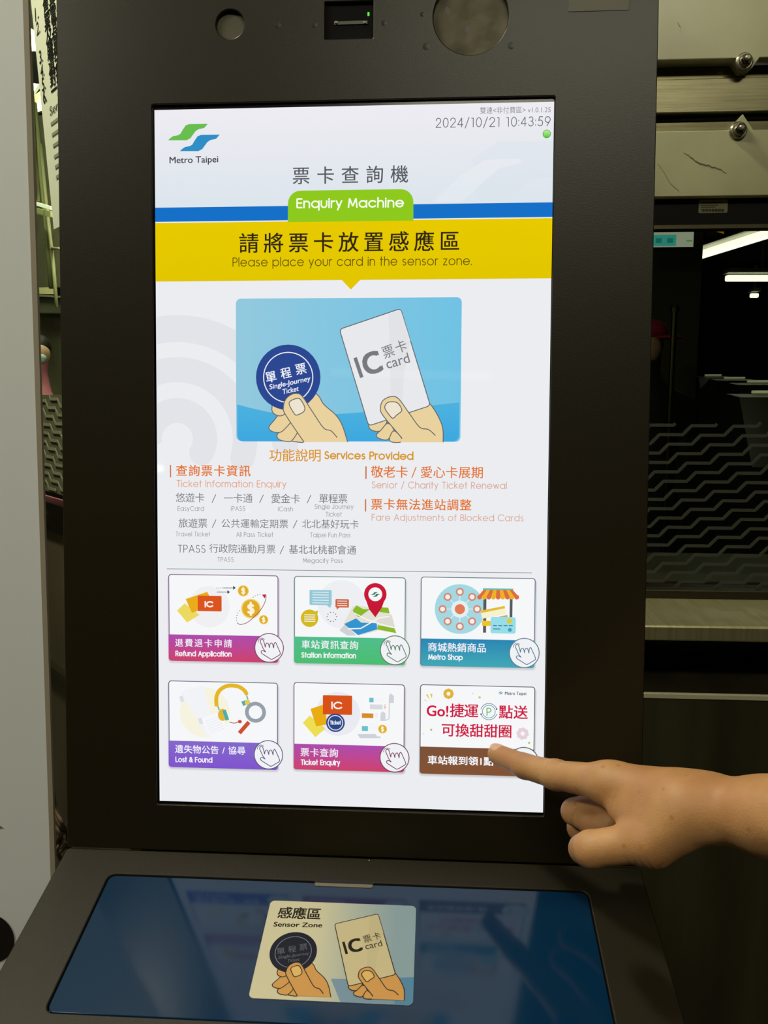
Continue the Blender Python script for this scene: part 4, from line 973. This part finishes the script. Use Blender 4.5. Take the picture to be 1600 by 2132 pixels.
# pedestal and foot
box('pedestal', (-.19, .02, .04), (.19, .17, .96), MATS['housing_paint'], kiosk, Matrix.Identity(4), .004)
box('foot_plate', (-.24, -.16, 0), (.24, .22, .04), MATS['housing_paint'], kiosk, Matrix.Identity(4), .004)
c = con(770, 1791); lathe('screw', [(.0009, 0), (.0009, .0004), (.0004, .0006)], STEEL, kiosk, KC @ Matrix.Translation((c[0], c[1], -.0001)), 10)

# brown leads coiled behind the kiosk, in the gap at the lower left
CB = mat('cable_brown', (74, 54, 32), rough=.8)
pb = lambda x, y, yy=.2: hitw(x, y, (0, yy, 0), (0, 1, 0))
for pts, r in (([(108, 1640), (118, 1690), (130, 1715), (146, 1748), (150, 1775)], .0021), ([(100, 1730), (112, 1722), (126, 1735), (120, 1760), (108, 1790), (112, 1830)], .0026), ([(150, 1752), (132, 1750), (120, 1768), (128, 1790), (140, 1775), (150, 1770)], .002), ([(100, 1690), (116, 1700), (128, 1722), (142, 1738), (134, 1764), (118, 1778)], .0022), ([(104, 1750), (122, 1744), (138, 1756), (146, 1776)], .0018), ([(150, 1700), (136, 1728), (124, 1742), (112, 1770), (104, 1810)], .0024)):
    q = smooth(pts, False, 5); q = [pb(x, y, .19 + .012 * math.sin(i * .5)) for i, (x, y) in enumerate(q)]
    tube('cable', q, r, CB, kiosk)
#==LEFT==
# ------------------------------------------------------------------ white board at the left edge
ZB = -.02
e0, e1 = hitw(48, -20, (0, .06, 0), (0, 1, 0)), hitw(107, 1840, (0, .06, 0), (0, 1, 0))
e0.y = e1.y = .06
tx = (e0.x - e1.x) / (e0.z - e1.z)
def bx_(z): return e1.x + (z - e1.z) * tx
vs = []
for (dx, dy) in ((-1.0, 0), (0, 0), (0, .003), (-1.0, .003)):
    vs += [(bx_(.0) + dx, .06 + dy, .0), (bx_(2.2) + dx, .06 + dy, 2.2)]
fs = [(0, 2, 3, 1), (2, 4, 5, 3), (4, 6, 7, 5), (6, 0, 1, 7), (1, 3, 5, 7), (0, 6, 4, 2)]
BOARD = mat('board_white', (218, 221, 222), rough=.55, noise=(2, .3, (1, 1, 1), (211, 214, 214)))
wb = thing('sign_board', 'tall plain white board standing left of the kiosk', 'board', ((e1.x - .5), .07, 0))
me = mesh([Vector(v) - Vector((e1.x - .5, .07, 0)) for v in vs], fs); bdy = link('board_panel', me, BOARD, wb)
edge_ = mat('board_side_tone', (158, 148, 130), rough=.5)  # front strip whose tone stands in for the board's lit side face
vs = [(bx_(z) - .0002 + dx, .06 + dy, z) for z in (0, 2.2) for dx, dy in ((0, -.0008), (.0042, -.0002), (.0042, .0034), (0, .0034))]
fs = [(0, 1, 5, 4), (1, 2, 6, 5), (2, 3, 7, 6), (3, 0, 4, 7), (4, 5, 6, 7), (3, 2, 1, 0)]
link('side_tone_strip', mesh([Vector(v) - Vector((e1.x - .5, .07, 0)) for v in vs], fs), edge_, wb)
c = hitw(-22, 1953, (0, .059, 0), (0, 1, 0))
link('printed_spot', mesh([Vector((c.x + .024 * math.cos(a), .0588, c.z + .025 * math.sin(a))) - Vector((e1.x - .5, .07, 0)) for a in [2 * math.pi * i / 40 for i in range(40)]], [tuple(range(40))]), mat('spot_ink', (16, 10, 8), rough=.5), wb)['label'] = 'large round near-black printed spot'
c = hitw(-3, 1721, (0, .059, 0), (0, 1, 0))
link('printed_mark', mesh([Vector((c.x + dx, .0588, c.z + dz)) - Vector((e1.x - .5, .07, 0)) for dx, dz in ((-.01, .008), (0, .002), (.0042, -.001), (0, -.0015), (-.01, -.002))], [(0, 4, 3, 2, 1)]), mat('mark_ink', (140, 104, 48), rough=.5), wb)['label'] = 'small tan printed mark'

# ------------------------------------------------------------------ counter wing seen through the gap at the left
PA, PB = hitw(126, 900, (0, .56, 0), (0, 1, 0)), hitw(62, 900, (0, .67, 0), (0, 1, 0)); PA.z = PB.z = 0
dirw = (PB - PA).normalized(); nrm = Vector((-dirw.y, dirw.x, 0)).normalized()
if (CAMW - PA).dot(nrm) < 0: nrm = -nrm
def lw(x, y, off=0): return hitw(x, y, tuple(PA + nrm * off), tuple(nrm))
def lz(y, x=97): return lw(x, y).z
P_s = PA - dirw * .20; P_e = PB + dirw * .75; WL = (P_e - P_s).length
ML = Matrix(((dirw.x, -nrm.x, 0, P_s.x), (dirw.y, -nrm.y, 0, P_s.y), (0, 0, 1, 0), (0, 0, 0, 1)))   # x along, y inwards, z up
wing = struct(box('window_2', (0, -.002, lz(1030)), (WL, .03, lz(1020)), STEEL, None, ML, .001))
WM[wing.name] = ML
GL2 = glassmat('wing_glass', (.80, .86, .76))
box('glass_pane', (0, .010, lz(1026)), (WL, .016, 2.6), GL2, wing, ML)
box('top_rail', (0, -.004, 2.6), (WL, .03, 2.66), STEEL, wing, ML)
zz0, zz1 = lz(1014), lz(822)
zigzag(wing, P_s + nrm * .0094 + Vector((0, 0, zz0)), dirw, Vector((0, 0, 1)), .50, zz1 - zz0, .042, .010, .0125, .0042, mat('wing_film', (120, 124, 92), rough=.6), nrm)
box('film_backing', (0, -.0085, lz(1018)), (WL, -.003, lz(822)), mat('film_backing', (84, 86, 62), rough=.6), wing, ML)
box('lower_rail', (0, -.006, lz(1100)), (WL, .02, lz(1042)), STEEL_D, wing, ML, .001)
for x in (.14, .28, .42):
    c = ML @ Vector((x, -.004, lz(1072)))
    lathe('rail_bolt', [(.008, 0), (.008, .003), (.004, .006)], BOLTM, wing, Matrix.Translation(c) @ nrm.to_track_quat('Z', 'Y').to_matrix().to_4x4(), 20)
wl_ = struct(box('wall_wing', (0, .0, 0), (WL, .03, lz(1104)), mat('wing_steel', (118, 110, 84), rough=.3, metal=.4, noise=(6, .3, (1, 1, .4), (60, 54, 34))), None, ML))
WM[wl_.name] = ML
box('kick_strip', (0, -.012, lz(1378)), (WL, .0, lz(1366)), STEEL, wl_, ML)
struct(box('trim_5', (.0 - .02, .2, .0), (.03, .24, 2.66), mat('corner_post', (60, 58, 46), rough=.4, metal=.6), None, Matrix.Translation((-.28, .16, 0))))
# notice of numbered rules hanging on the wing
NW = .40
pz1, pz0 = 1.98, lz(585)
no = thing('rules_notice', 'pale green-grey notice with numbered rules, between white board and kiosk', 'notice', tuple(lw(110, 200)))
ns = Ink(lambda x, y: (x, y), 0)
ns.unit = lambda: 1.0; ns.step = 3e-5
# sheet coordinates: metres along wing measured from the kiosk side (u to the left) and z
NM = Matrix(((-dirw.x, nrm.x, 0, 0), (-dirw.y, nrm.y, 0, 0), (0, 0, 1, 0), (0, 0, 0, 1)))
# reading direction runs towards the kiosk: x' = -dirw, y' = up, z' = nrm
pl0 = lw(72, 30); left_u = (pl0 - PA).dot(-dirw); 
NM = Matrix(((-dirw.x, 0, nrm.x, PA.x), (-dirw.y, 0, nrm.y, PA.y), (0, 1, 0, 0), (0, 0, 0, 1)))
Lx = lambda x, y, off=.02: (lw(x, y, off) - PA).dot(-dirw)
off = .03
NM = NM @ Matrix.Translation((0, 0, off))
qa = [(Lx(64, 0, off), lw(64, 0, off).z), (Lx(120, 560, off), lw(120, 560, off).z)]
tilt = (qa[0][0] - qa[1][0]) / (qa[0][1] - qa[1][1])
ztop = qa[0][1] + .15; zbot = lw(108, 480, off).z
def nx(z): return qa[1][0] + (z - qa[1][1]) * tilt
SHW = .30
plate('sheet', [(nx(zbot), zbot), (nx(zbot) + SHW, zbot), (nx(ztop) + SHW, ztop), (nx(ztop), ztop)], [], -.002, 0, mat('notice_paper', (196, 202, 176), rough=.5), no, NM, .0003)
ns.z = .0003
def nl(t, py, size, xo, bold=.02, col=(44, 46, 38)):
    z = lw(100, py, off).z; x = nx(z) + xo; n = len(t)
    ns.cjk(t, x, z + size * .93, x + size * (1.02 * n - .07), z, col, bold)
def nn(t, py, size, xo): 
    z = lw(90, py, off).z; x = nx(z) + xo; ns.fit(t, (x, z), (x + size * .7, z), size * .8, (60, 62, 52), .01)
for i, (num, t, py) in enumerate((('1.', '售票', 28), ('2.', '票電子', 62), ('', '及其他', 92), ('3.', '購票證', 128), ('4.', '遺失物', 160), ('5.', '對換', 190), ('6.', '一般', 218))):
    if num: nn(num, py, .020, .010)
    nl(t, py, .022, .042)
for i, py in enumerate((245, 268, 292, 316, 340, 362, 384)):
    z = lw(100, py, off).z; x = nx(z) + .03
    if i == 0: ns.fit('Service', (x, z), (x + .07, z), .010, (112, 116, 100), .006)
    else: ns.local([(x, z), (x + .10 + .02 * (i % 3), z), (x + .10 + .02 * (i % 3), z + .004), (x, z + .004)], (126, 130, 112))
ns.build('sheet_lettering', PRINT, no, NM)
# slanting cream post pair behind the pane
CREAM = mat('cream_post', (186, 180, 140), rough=.5)
fp = thing('folding_frame', 'cream slanting metal frame behind the notice, left of the kiosk', 'frame', (-.62, 1.0, 0))
def lp(x, y, d=.22): return hitw(x, y, tuple(PA - nrm * d), tuple(nrm))
tube('frame_leg', [lp(70, 215), lp(84, 330), lp(95, 440), lp(108, 600)], .0068, CREAM, fp)
tube('frame_leg', [lp(84, 300), lp(96, 420), lp(112, 560), lp(118, 640)], .0042, CREAM, fp)
tube('cross_bar', [lp(97, 517), lp(122, 517)], .003, CREAM, fp)
# lamps seen through the gap
t = thing('wall_lamp', 'bright white shaded lamp high in the gap left of the kiosk', 'lamp', tuple(lp(68, 80, .5)))
GLOW = mat('lamp_glow', (255, 255, 240), emit=((255, 255, 226), 1.0)); CRM2 = mat('cream_panel', (226, 224, 176), rough=.7)
def quadp(name, pts, d, m, parent, th=.01):
    q = [lp(x, y, d) - WM[parent.name].translation for x, y in pts]; b_ = [p - nrm * th for p in q]; n = len(q)
    return link(name, mesh(q + b_, [tuple(range(n)), tuple(reversed(range(n, 2 * n)))] + [(i, n + i, n + (i + 1) % n, (i + 1) % n) for i in range(n)]), m, parent)
quadp('lamp_tube', [(45, 50), (72, 66), (72, 80), (45, 64)], .5, GLOW, t); quadp('reflector', [(45, 70), (80, 84), (80, 106), (45, 106)], .52, CRM2, t)
t = thing('wall_lamp', 'bright white shaded lamp below the first one, left of the kiosk', 'lamp', tuple(lp(68, 190, .5)))
quadp('lamp_tube', [(45, 170), (81, 175), (60, 204), (45, 206)], .5, GLOW, t); quadp('reflector', [(45, 212), (60, 206), (83, 190), (88, 230), (70, 236), (45, 222)], .52, CRM2, t)
t = thing('strip_light', 'short white strip light slanting across the gap left of the kiosk', 'lamp', tuple(lp(80, 426, .5)))
quadp('tube', [(50, 413), (105, 430), (105, 437), (50, 420)], .16, GLOW, t, .006); quadp('lamp_housing', [(50, 428), (105, 440), (105, 452), (50, 440)], .18, CRM2, t)
tube('hanger_rod', [lp(80, 418, .165), Vector((lp(80, 418, .165).x, lp(80, 418, .165).y, 2.63))], .003, CREAM, t)
# back wall of the wing room with shelf and panels
room = struct(quadp('wall_wing_room', [(-160, -200), (300, -200), (300, 1250), (-160, 1250)], .95, mat('wing_room_wall', (150, 146, 112), rough=.8, noise=(3, .2, (1, 1, 1), (96, 92, 66))), wall if False else fp, .02))
room.parent = None; room.location = fp.location; room['kind'] = 'structure'
wc = thing('wall_cabinet', 'dark olive wall cabinet behind the slanting frame', 'cabinet', tuple(lp(80, 480, .8)))
quadp('door', [(-20, 240), (150, 240), (150, 598), (-20, 598)], .8, mat('cabinet_olive', (112, 112, 86), rough=.6, noise=(9, .2, (1, 1, 1), (96, 96, 70))), wc, .05)
quadp('top_panel', [(-20, 110), (150, 110), (150, 165), (-20, 165)], .8, mat('cabinet_dark', (50, 46, 34), rough=.6), wc, .05)
quadp('light_sill', [(-20, 600), (112, 598), (110, 612), (-20, 612)], .74, mat('sill_yellow', (232, 228, 168), rough=.6), wc)
sh = thing('steel_shelf', 'grey steel shelf across the gap above the clerk', 'shelf', tuple(lp(90, 630, .6)))
quadp('shelf_front', [(-20, 612), (170, 622), (170, 652), (-20, 650)], .6, mat('shelf_grey', (120, 120, 96), rough=.4, metal=.2, noise=(12, .3, (1, 1, 1), (104, 104, 82))), sh, .08)
quadp('shelf_lip', [(-20, 608), (170, 618), (170, 622), (-20, 612)], .59, mat('lip2', (206, 200, 170), rough=.3, metal=.6), sh)
wlp = PA - nrm * .30 + dirw * .15
area((wlp.x, wlp.y, 2.0), .4, 22, (wlp.x - nrm.x * .7, wlp.y - nrm.y * .7, 1.45), sy=.15)  # unseen fill lamp added to light the clerk and wing room
q_ = lp(97, 700, .45); q2 = lp(97, 760, .95)
area((q_.x, q_.y, 2.45), .5, 38, tuple(q2), sy=.2)  # second unseen fill lamp, added to brighten the wing room's back wall
# the clerk behind the glass
cl = thing('person', 'clerk with black hair, pale face mask and pink top behind the left glass', 'person', tuple(lp(86, 900, .45)) )
hd, bs = lp(80, 732, .45), lp(96, 900, .45)
P_, Q_ = sdf_mesh([(hd, .035, hd + Vector((0, 0, -.035)), .028, .02), (hd + Vector((0, 0, -.04)), .02, bs + Vector((0, 0, .09)), .03, .02),
                   (bs + Vector((-.03, 0, .05)), .04, bs + Vector((.05, .05, .02)), .035, .03), (bs + Vector((0, 0, .06)), .05, bs + Vector((0, 0, -.25)), .07, .03), (bs + Vector((0, 0, -.25)), .07, Vector((bs.x, bs.y, .06)), .06, .03)], .006)
P_ = P_ - np.array(WM[cl.name].translation)
link('body', np_mesh(P_, Q_), mat('pink_top', (172, 96, 112), rough=.8), cl, smooth=True)
def ball(name, c, r, m, parent, sz=(1, 1, 1)):
    bm = bmesh.new(); bmesh.ops.create_uvsphere(bm, u_segments=20, v_segments=14, radius=r)
    for v in bm.verts: v.co = Vector((v.co.x * sz[0], v.co.y * sz[1], v.co.z * sz[2])) + c - WM[parent.name].translation
    me = bpy.data.meshes.new(name); bm.to_mesh(me); bm.free(); return link(name, me, m, parent, smooth=True)
cdir = (CAMW - hd).normalized()
ball('face', hd + cdir * .006 + Vector((0, 0, -.008)), .036, mat('skin_far', (190, 150, 120), rough=.6), cl, (1, 1, 1.1))
ball('hair', hd - cdir * .010 + Vector((0, 0, .014)), .041, mat('hair_black', (12, 12, 12), rough=.6), cl)
ball('face_mask', hd + cdir * .024 + Vector((0, 0, -.020)), .025, mat('mask_white', (170, 200, 190), rough=.8), cl, (1, .9, .8))
ball('yellow_vest', bs + cdir * .04 + Vector((.0, 0, .0)), .035, mat('vest_yellow', (190, 176, 50), rough=.7), cl, (1, .8, .8))

# the visitor with a pink cap behind the right pane
pp = ob(1372, 690, 2.9)
vis = thing('person', 'dim visitor with a pink cap behind the right window pane', 'person', (pp.x - .05, pp.y, 0))
hz = pp.z
P_, Q_ = sdf_mesh([(Vector((pp.x - .05, pp.y, hz - .06)), .075, Vector((pp.x - .05, pp.y, hz - .12)), .06, .03), (Vector((pp.x - .05, pp.y, hz - .15)), .05, Vector((pp.x - .05, pp.y, hz - .3)), .06, .05),
                   (Vector((pp.x - .22, pp.y, hz - .34)), .06, Vector((pp.x + .12, pp.y, hz - .34)), .06, .08), (Vector((pp.x - .05, pp.y, hz - .35)), .14, Vector((pp.x - .05, pp.y, .85)), .14, .08),
                   (Vector((pp.x - .24, pp.y, hz - .36)), .05, Vector((pp.x - .28, pp.y, .85)), .035, .03), (Vector((pp.x + .14, pp.y, hz - .36)), .05, Vector((pp.x + .18, pp.y, .85)), .035, .03),
                   (Vector((pp.x - .13, pp.y, .85)), .09, Vector((pp.x - .14, pp.y, .08)), .05, .04), (Vector((pp.x + .03, pp.y, .85)), .09, Vector((pp.x + .04, pp.y, .08)), .05, .04)], .014)
P_ = P_ - np.array(WM[vis.name].translation)
link('body', np_mesh(P_, Q_), mat('dark_clothes', (26, 26, 24), rough=.8), vis, smooth=True)
ball('cap', Vector((pp.x - .05, pp.y, hz)), .09, mat('cap_pink', (170, 30, 70), rough=.7), vis, (1, 1, .62))
ball('cap_peak', Vector((pp.x + .03, pp.y - .05, hz - .03)), .06, MATS['cap_pink'], vis, (1.1, .9, .18))
ball('face', Vector((pp.x - .05, pp.y - .03, hz - .075)), .065, MATS['skin_far'], vis, (.9, .9, 1.1))

#==HAND==
# ------------------------------------------------------------------ the pointing hand and forearm
def H(x, y, N): return K @ fr(x, y, N)
mm = .001
j = dict(
    itip=H(1036, 1570, .0085), idip=H(1093, 1595, .030), ipip=H(1158, 1613, .050), imcp=H(1268, 1630, .083),
    mmcp=H(1290, 1668, .062), mpip=H(1197, 1690, .046), mdip=H(1235, 1716, .058), mtip=H(1268, 1722, .070),
    rmcp=H(1315, 1695, .046), rpip=H(1208, 1724, .036), rdip=H(1258, 1752, .047), rtip=H(1295, 1752, .058),
    lmcp=H(1350, 1715, .034), lpip=H(1262, 1748, .026), ldip=H(1290, 1768, .036), ltip=H(1320, 1762, .046),
    tcmc=H(1432, 1690, .125), tmcp=H(1345, 1752, .122), tip_=H(1232, 1768, .110), ttip=H(1216, 1768, .094),
    wr=H(1470, 1679, .120), wr2=H(1470, 1686, .098), fa1=H(1600, 1698, .145), fa2=H(1600, 1708, .124), el=H(2150, 1760, .26))
J = j
prims = [
    (J['itip'], 7.4 * mm, J['idip'], 8.9 * mm, 4 * mm), (J['idip'], 8.9 * mm, J['ipip'], 9.9 * mm, 3 * mm), (J['ipip'], 10.0 * mm, J['imcp'], 12.0 * mm, 3 * mm),
    (J['ipip'], 10.2 * mm, J['ipip'], 10.2 * mm, 3 * mm),
    (J['mpip'], 9.4 * mm, J['mmcp'], 11 * mm, 3 * mm), (J['mpip'], 9.2 * mm, J['mdip'], 8.2 * mm, 2 * mm), (J['mdip'], 8.2 * mm, J['mtip'], 7.2 * mm, 2 * mm),
    (J['rpip'], 9.0 * mm, J['rmcp'], 11 * mm, 3 * mm), (J['rpip'], 8.8 * mm, J['rdip'], 8.0 * mm, 2 * mm), (J['rdip'], 8.0 * mm, J['rtip'], 7.0 * mm, 2 * mm),
    (J['lpip'], 7.8 * mm, J['lmcp'], 10 * mm, 3 * mm), (J['lpip'], 7.6 * mm, J['ldip'], 6.8 * mm, 2 * mm), (J['ldip'], 6.8 * mm, J['ltip'], 6.2 * mm, 2 * mm)]
palm = [
    (J['imcp'], 12.6 * mm, J['wr'], 16.8 * mm, 10 * mm), (J['mmcp'], 12.5 * mm, J['wr'], 16.8 * mm, 12 * mm), (J['rmcp'], 12 * mm, J['wr2'], 17 * mm, 12 * mm), (J['lmcp'], 11 * mm, J['wr2'], 16 * mm, 12 * mm),
    (H(1300, 1640, .085), 11 * mm, H(1400, 1668, .112), 17 * mm, 12 * mm),
    # thenar mass and thumb
    (J['tmcp'], 13.8 * mm, J['tcmc'], 15 * mm, 10 * mm), (H(1340, 1700, .108), 12 * mm, H(1420, 1690, .118), 17 * mm, 14 * mm), (H(1296, 1690, .098), 7 * mm, H(1352, 1680, .105), 11 * mm, 10 * mm),
    (J['tmcp'], 12.2 * mm, J['tip_'], 11.2 * mm, 5 * mm), (J['tip_'], 11.2 * mm, J['ttip'], 10.0 * mm, 3 * mm),
    (H(1366, 1768, .120), 11 * mm, H(1405, 1738, .122), 11 * mm, 8 * mm),
    # wrist and forearm
    (J['wr'], 17.6 * mm, J['fa1'], 20.5 * mm, 10 * mm), (J['wr2'], 17 * mm, J['fa2'], 19.5 * mm, 10 * mm), (J['fa1'], 20.5 * mm, J['el'], 36 * mm, 12 * mm), (J['fa2'], 19.5 * mm, J['el'], 34 * mm, 12 * mm)]
P_, Q_ = sdf_mesh(prims + palm, .0009)
def crease(P, a, b, t, side, depth, w=.0008, reach=.016, lo=.15):
    # a shallow skin fold across the limb a-b at fraction t, on the given side only
    a, b = np.array(a), np.array(b); ax = (b - a) / np.linalg.norm(b - a); c = a + (b - a) * t
    sd = np.array(K3 @ Vector(side)); sd = sd - ax * sd.dot(ax); sd /= np.linalg.norm(sd)
    v = P - c; s_ = v @ ax; rad = v - s_[:, None] * ax; rl = np.linalg.norm(rad, axis=1) + 1e-9
    f = np.clip(((rad @ sd) / rl - lo) / .4, 0, 1) * (rl < reach) * np.exp(-(s_ / w) ** 2) * depth
    return P - rad / rl[:, None] * f[:, None]
upd = (.1, 1, .45)
for t, d in ((-.06, .00028), (.02, .0004), (.10, .00028)): P_ = crease(P_, J['idip'], J['ipip'], t, upd, d)
for t, d in ((-.10, .0003), (-.03, .0004), (.04, .0005), (.11, .0004), (.18, .0003)): P_ = crease(P_, J['ipip'], J['imcp'], t, upd, d, reach=.017)
for t, d in ((-.12, .0004), (-.01, .0006), (.10, .0007), (.21, .0006), (.32, .0004)): P_ = crease(P_, J['tmcp'], J['tip_'], t, (.1, -1, .35), d, w=.001, reach=.022, lo=.45)
P_ = crease(P_, J['mpip'], J['mdip'], .35, (-.8, -.4, .5), .0006, w=.001)
hand = thing('person', 'bare right arm reaching in from the right, index finger pointing at the display', 'person', tuple(J['el']))
P_ = P_ - np.array(WM[hand.name].translation)
def skinmat():
    m = mat('skin', (176, 128, 92), rough=.5, spec=.4, sss=.06); nt = m.node_tree; b = nt.nodes['Principled BSDF']
    tc = nt.nodes.new('ShaderNodeTexCoord')
    n1 = nt.nodes.new('ShaderNodeTexNoise'); n1.inputs['Scale'].default_value = 28; n1.inputs['Detail'].default_value = 4
    r = nt.nodes.new('ShaderNodeValToRGB'); r.color_ramp.elements[0].position = .35; r.color_ramp.elements[1].position = .65
    r.color_ramp.elements[0].color = (*lin((172, 122, 78)), 1); r.color_ramp.elements[1].color = (*lin((190, 143, 92)), 1)
    n2 = nt.nodes.new('ShaderNodeTexVoronoi'); n2.inputs['Scale'].default_value = 62
    r2 = nt.nodes.new('ShaderNodeValToRGB'); r2.color_ramp.elements[0].position = .05; r2.color_ramp.elements[1].position = .13
    r2.color_ramp.elements[0].color = (.72, .62, .55, 1); r2.color_ramp.elements[1].color = (1, 1, 1, 1)
    mx = nt.nodes.new('ShaderNodeMix'); mx.data_type = 'RGBA'; mx.blend_type = 'MULTIPLY'; mx.inputs[0].default_value = .7
    n3 = nt.nodes.new('ShaderNodeTexNoise'); n3.inputs['Scale'].default_value = 260; n3.inputs['Detail'].default_value = 5
    n4 = nt.nodes.new('ShaderNodeTexVoronoi'); n4.inputs['Scale'].default_value = 700
    ad = nt.nodes.new('ShaderNodeMath'); ad.operation = 'ADD'
    bu = nt.nodes.new('ShaderNodeBump'); bu.inputs['Strength'].default_value = .22; bu.inputs['Distance'].default_value = .0004
    L = nt.links.new
    for n in (n1, n2, n3, n4): L(tc.outputs['Object'], n.inputs['Vector'])
    L(n1.outputs[0], r.inputs[0]); L(n2.outputs['Distance'], r2.inputs[0]); L(r.outputs[0], mx.inputs[6]); L(r2.outputs[0], mx.inputs[7]); L(mx.outputs[2], b.inputs['Base Color'])
    L(n3.outputs[0], ad.inputs[0]); L(n4.outputs['Distance'], ad.inputs[1]); L(ad.outputs[0], bu.inputs['Height']); L(bu.outputs[0], b.inputs['Normal'])
    return m
SKIN = skinmat()
link('arm', np_mesh(P_, Q_, 2), SKIN, hand, smooth=True)
# the nail of the pointing finger
ax_ = (J['idip'] - J['itip']).normalized(); upv = (K3 @ Vector((.1, 1, .35))).normalized(); upv = (upv - ax_ * upv.dot(ax_)).normalized(); sd = ax_.cross(upv)
nm_ = Matrix((ax_, sd, upv)).transposed().to_4x4(); nc = J['itip'] + upv * .0062 + ax_ * .001
bm = bmesh.new(); bmesh.ops.create_uvsphere(bm, u_segments=20, v_segments=12, radius=1)
for v in bm.verts: v.co = Vector((v.co.x * .0064, v.co.y * .0056, v.co.z * .0017 - abs(v.co.y) ** 2 * .0014))
me = bpy.data.meshes.new('fingernail'); bm.to_mesh(me); bm.free()
link('fingernail', me, mat('nail', (206, 164, 136), rough=.3), hand, Matrix.Translation(nc) @ nm_, smooth=True)
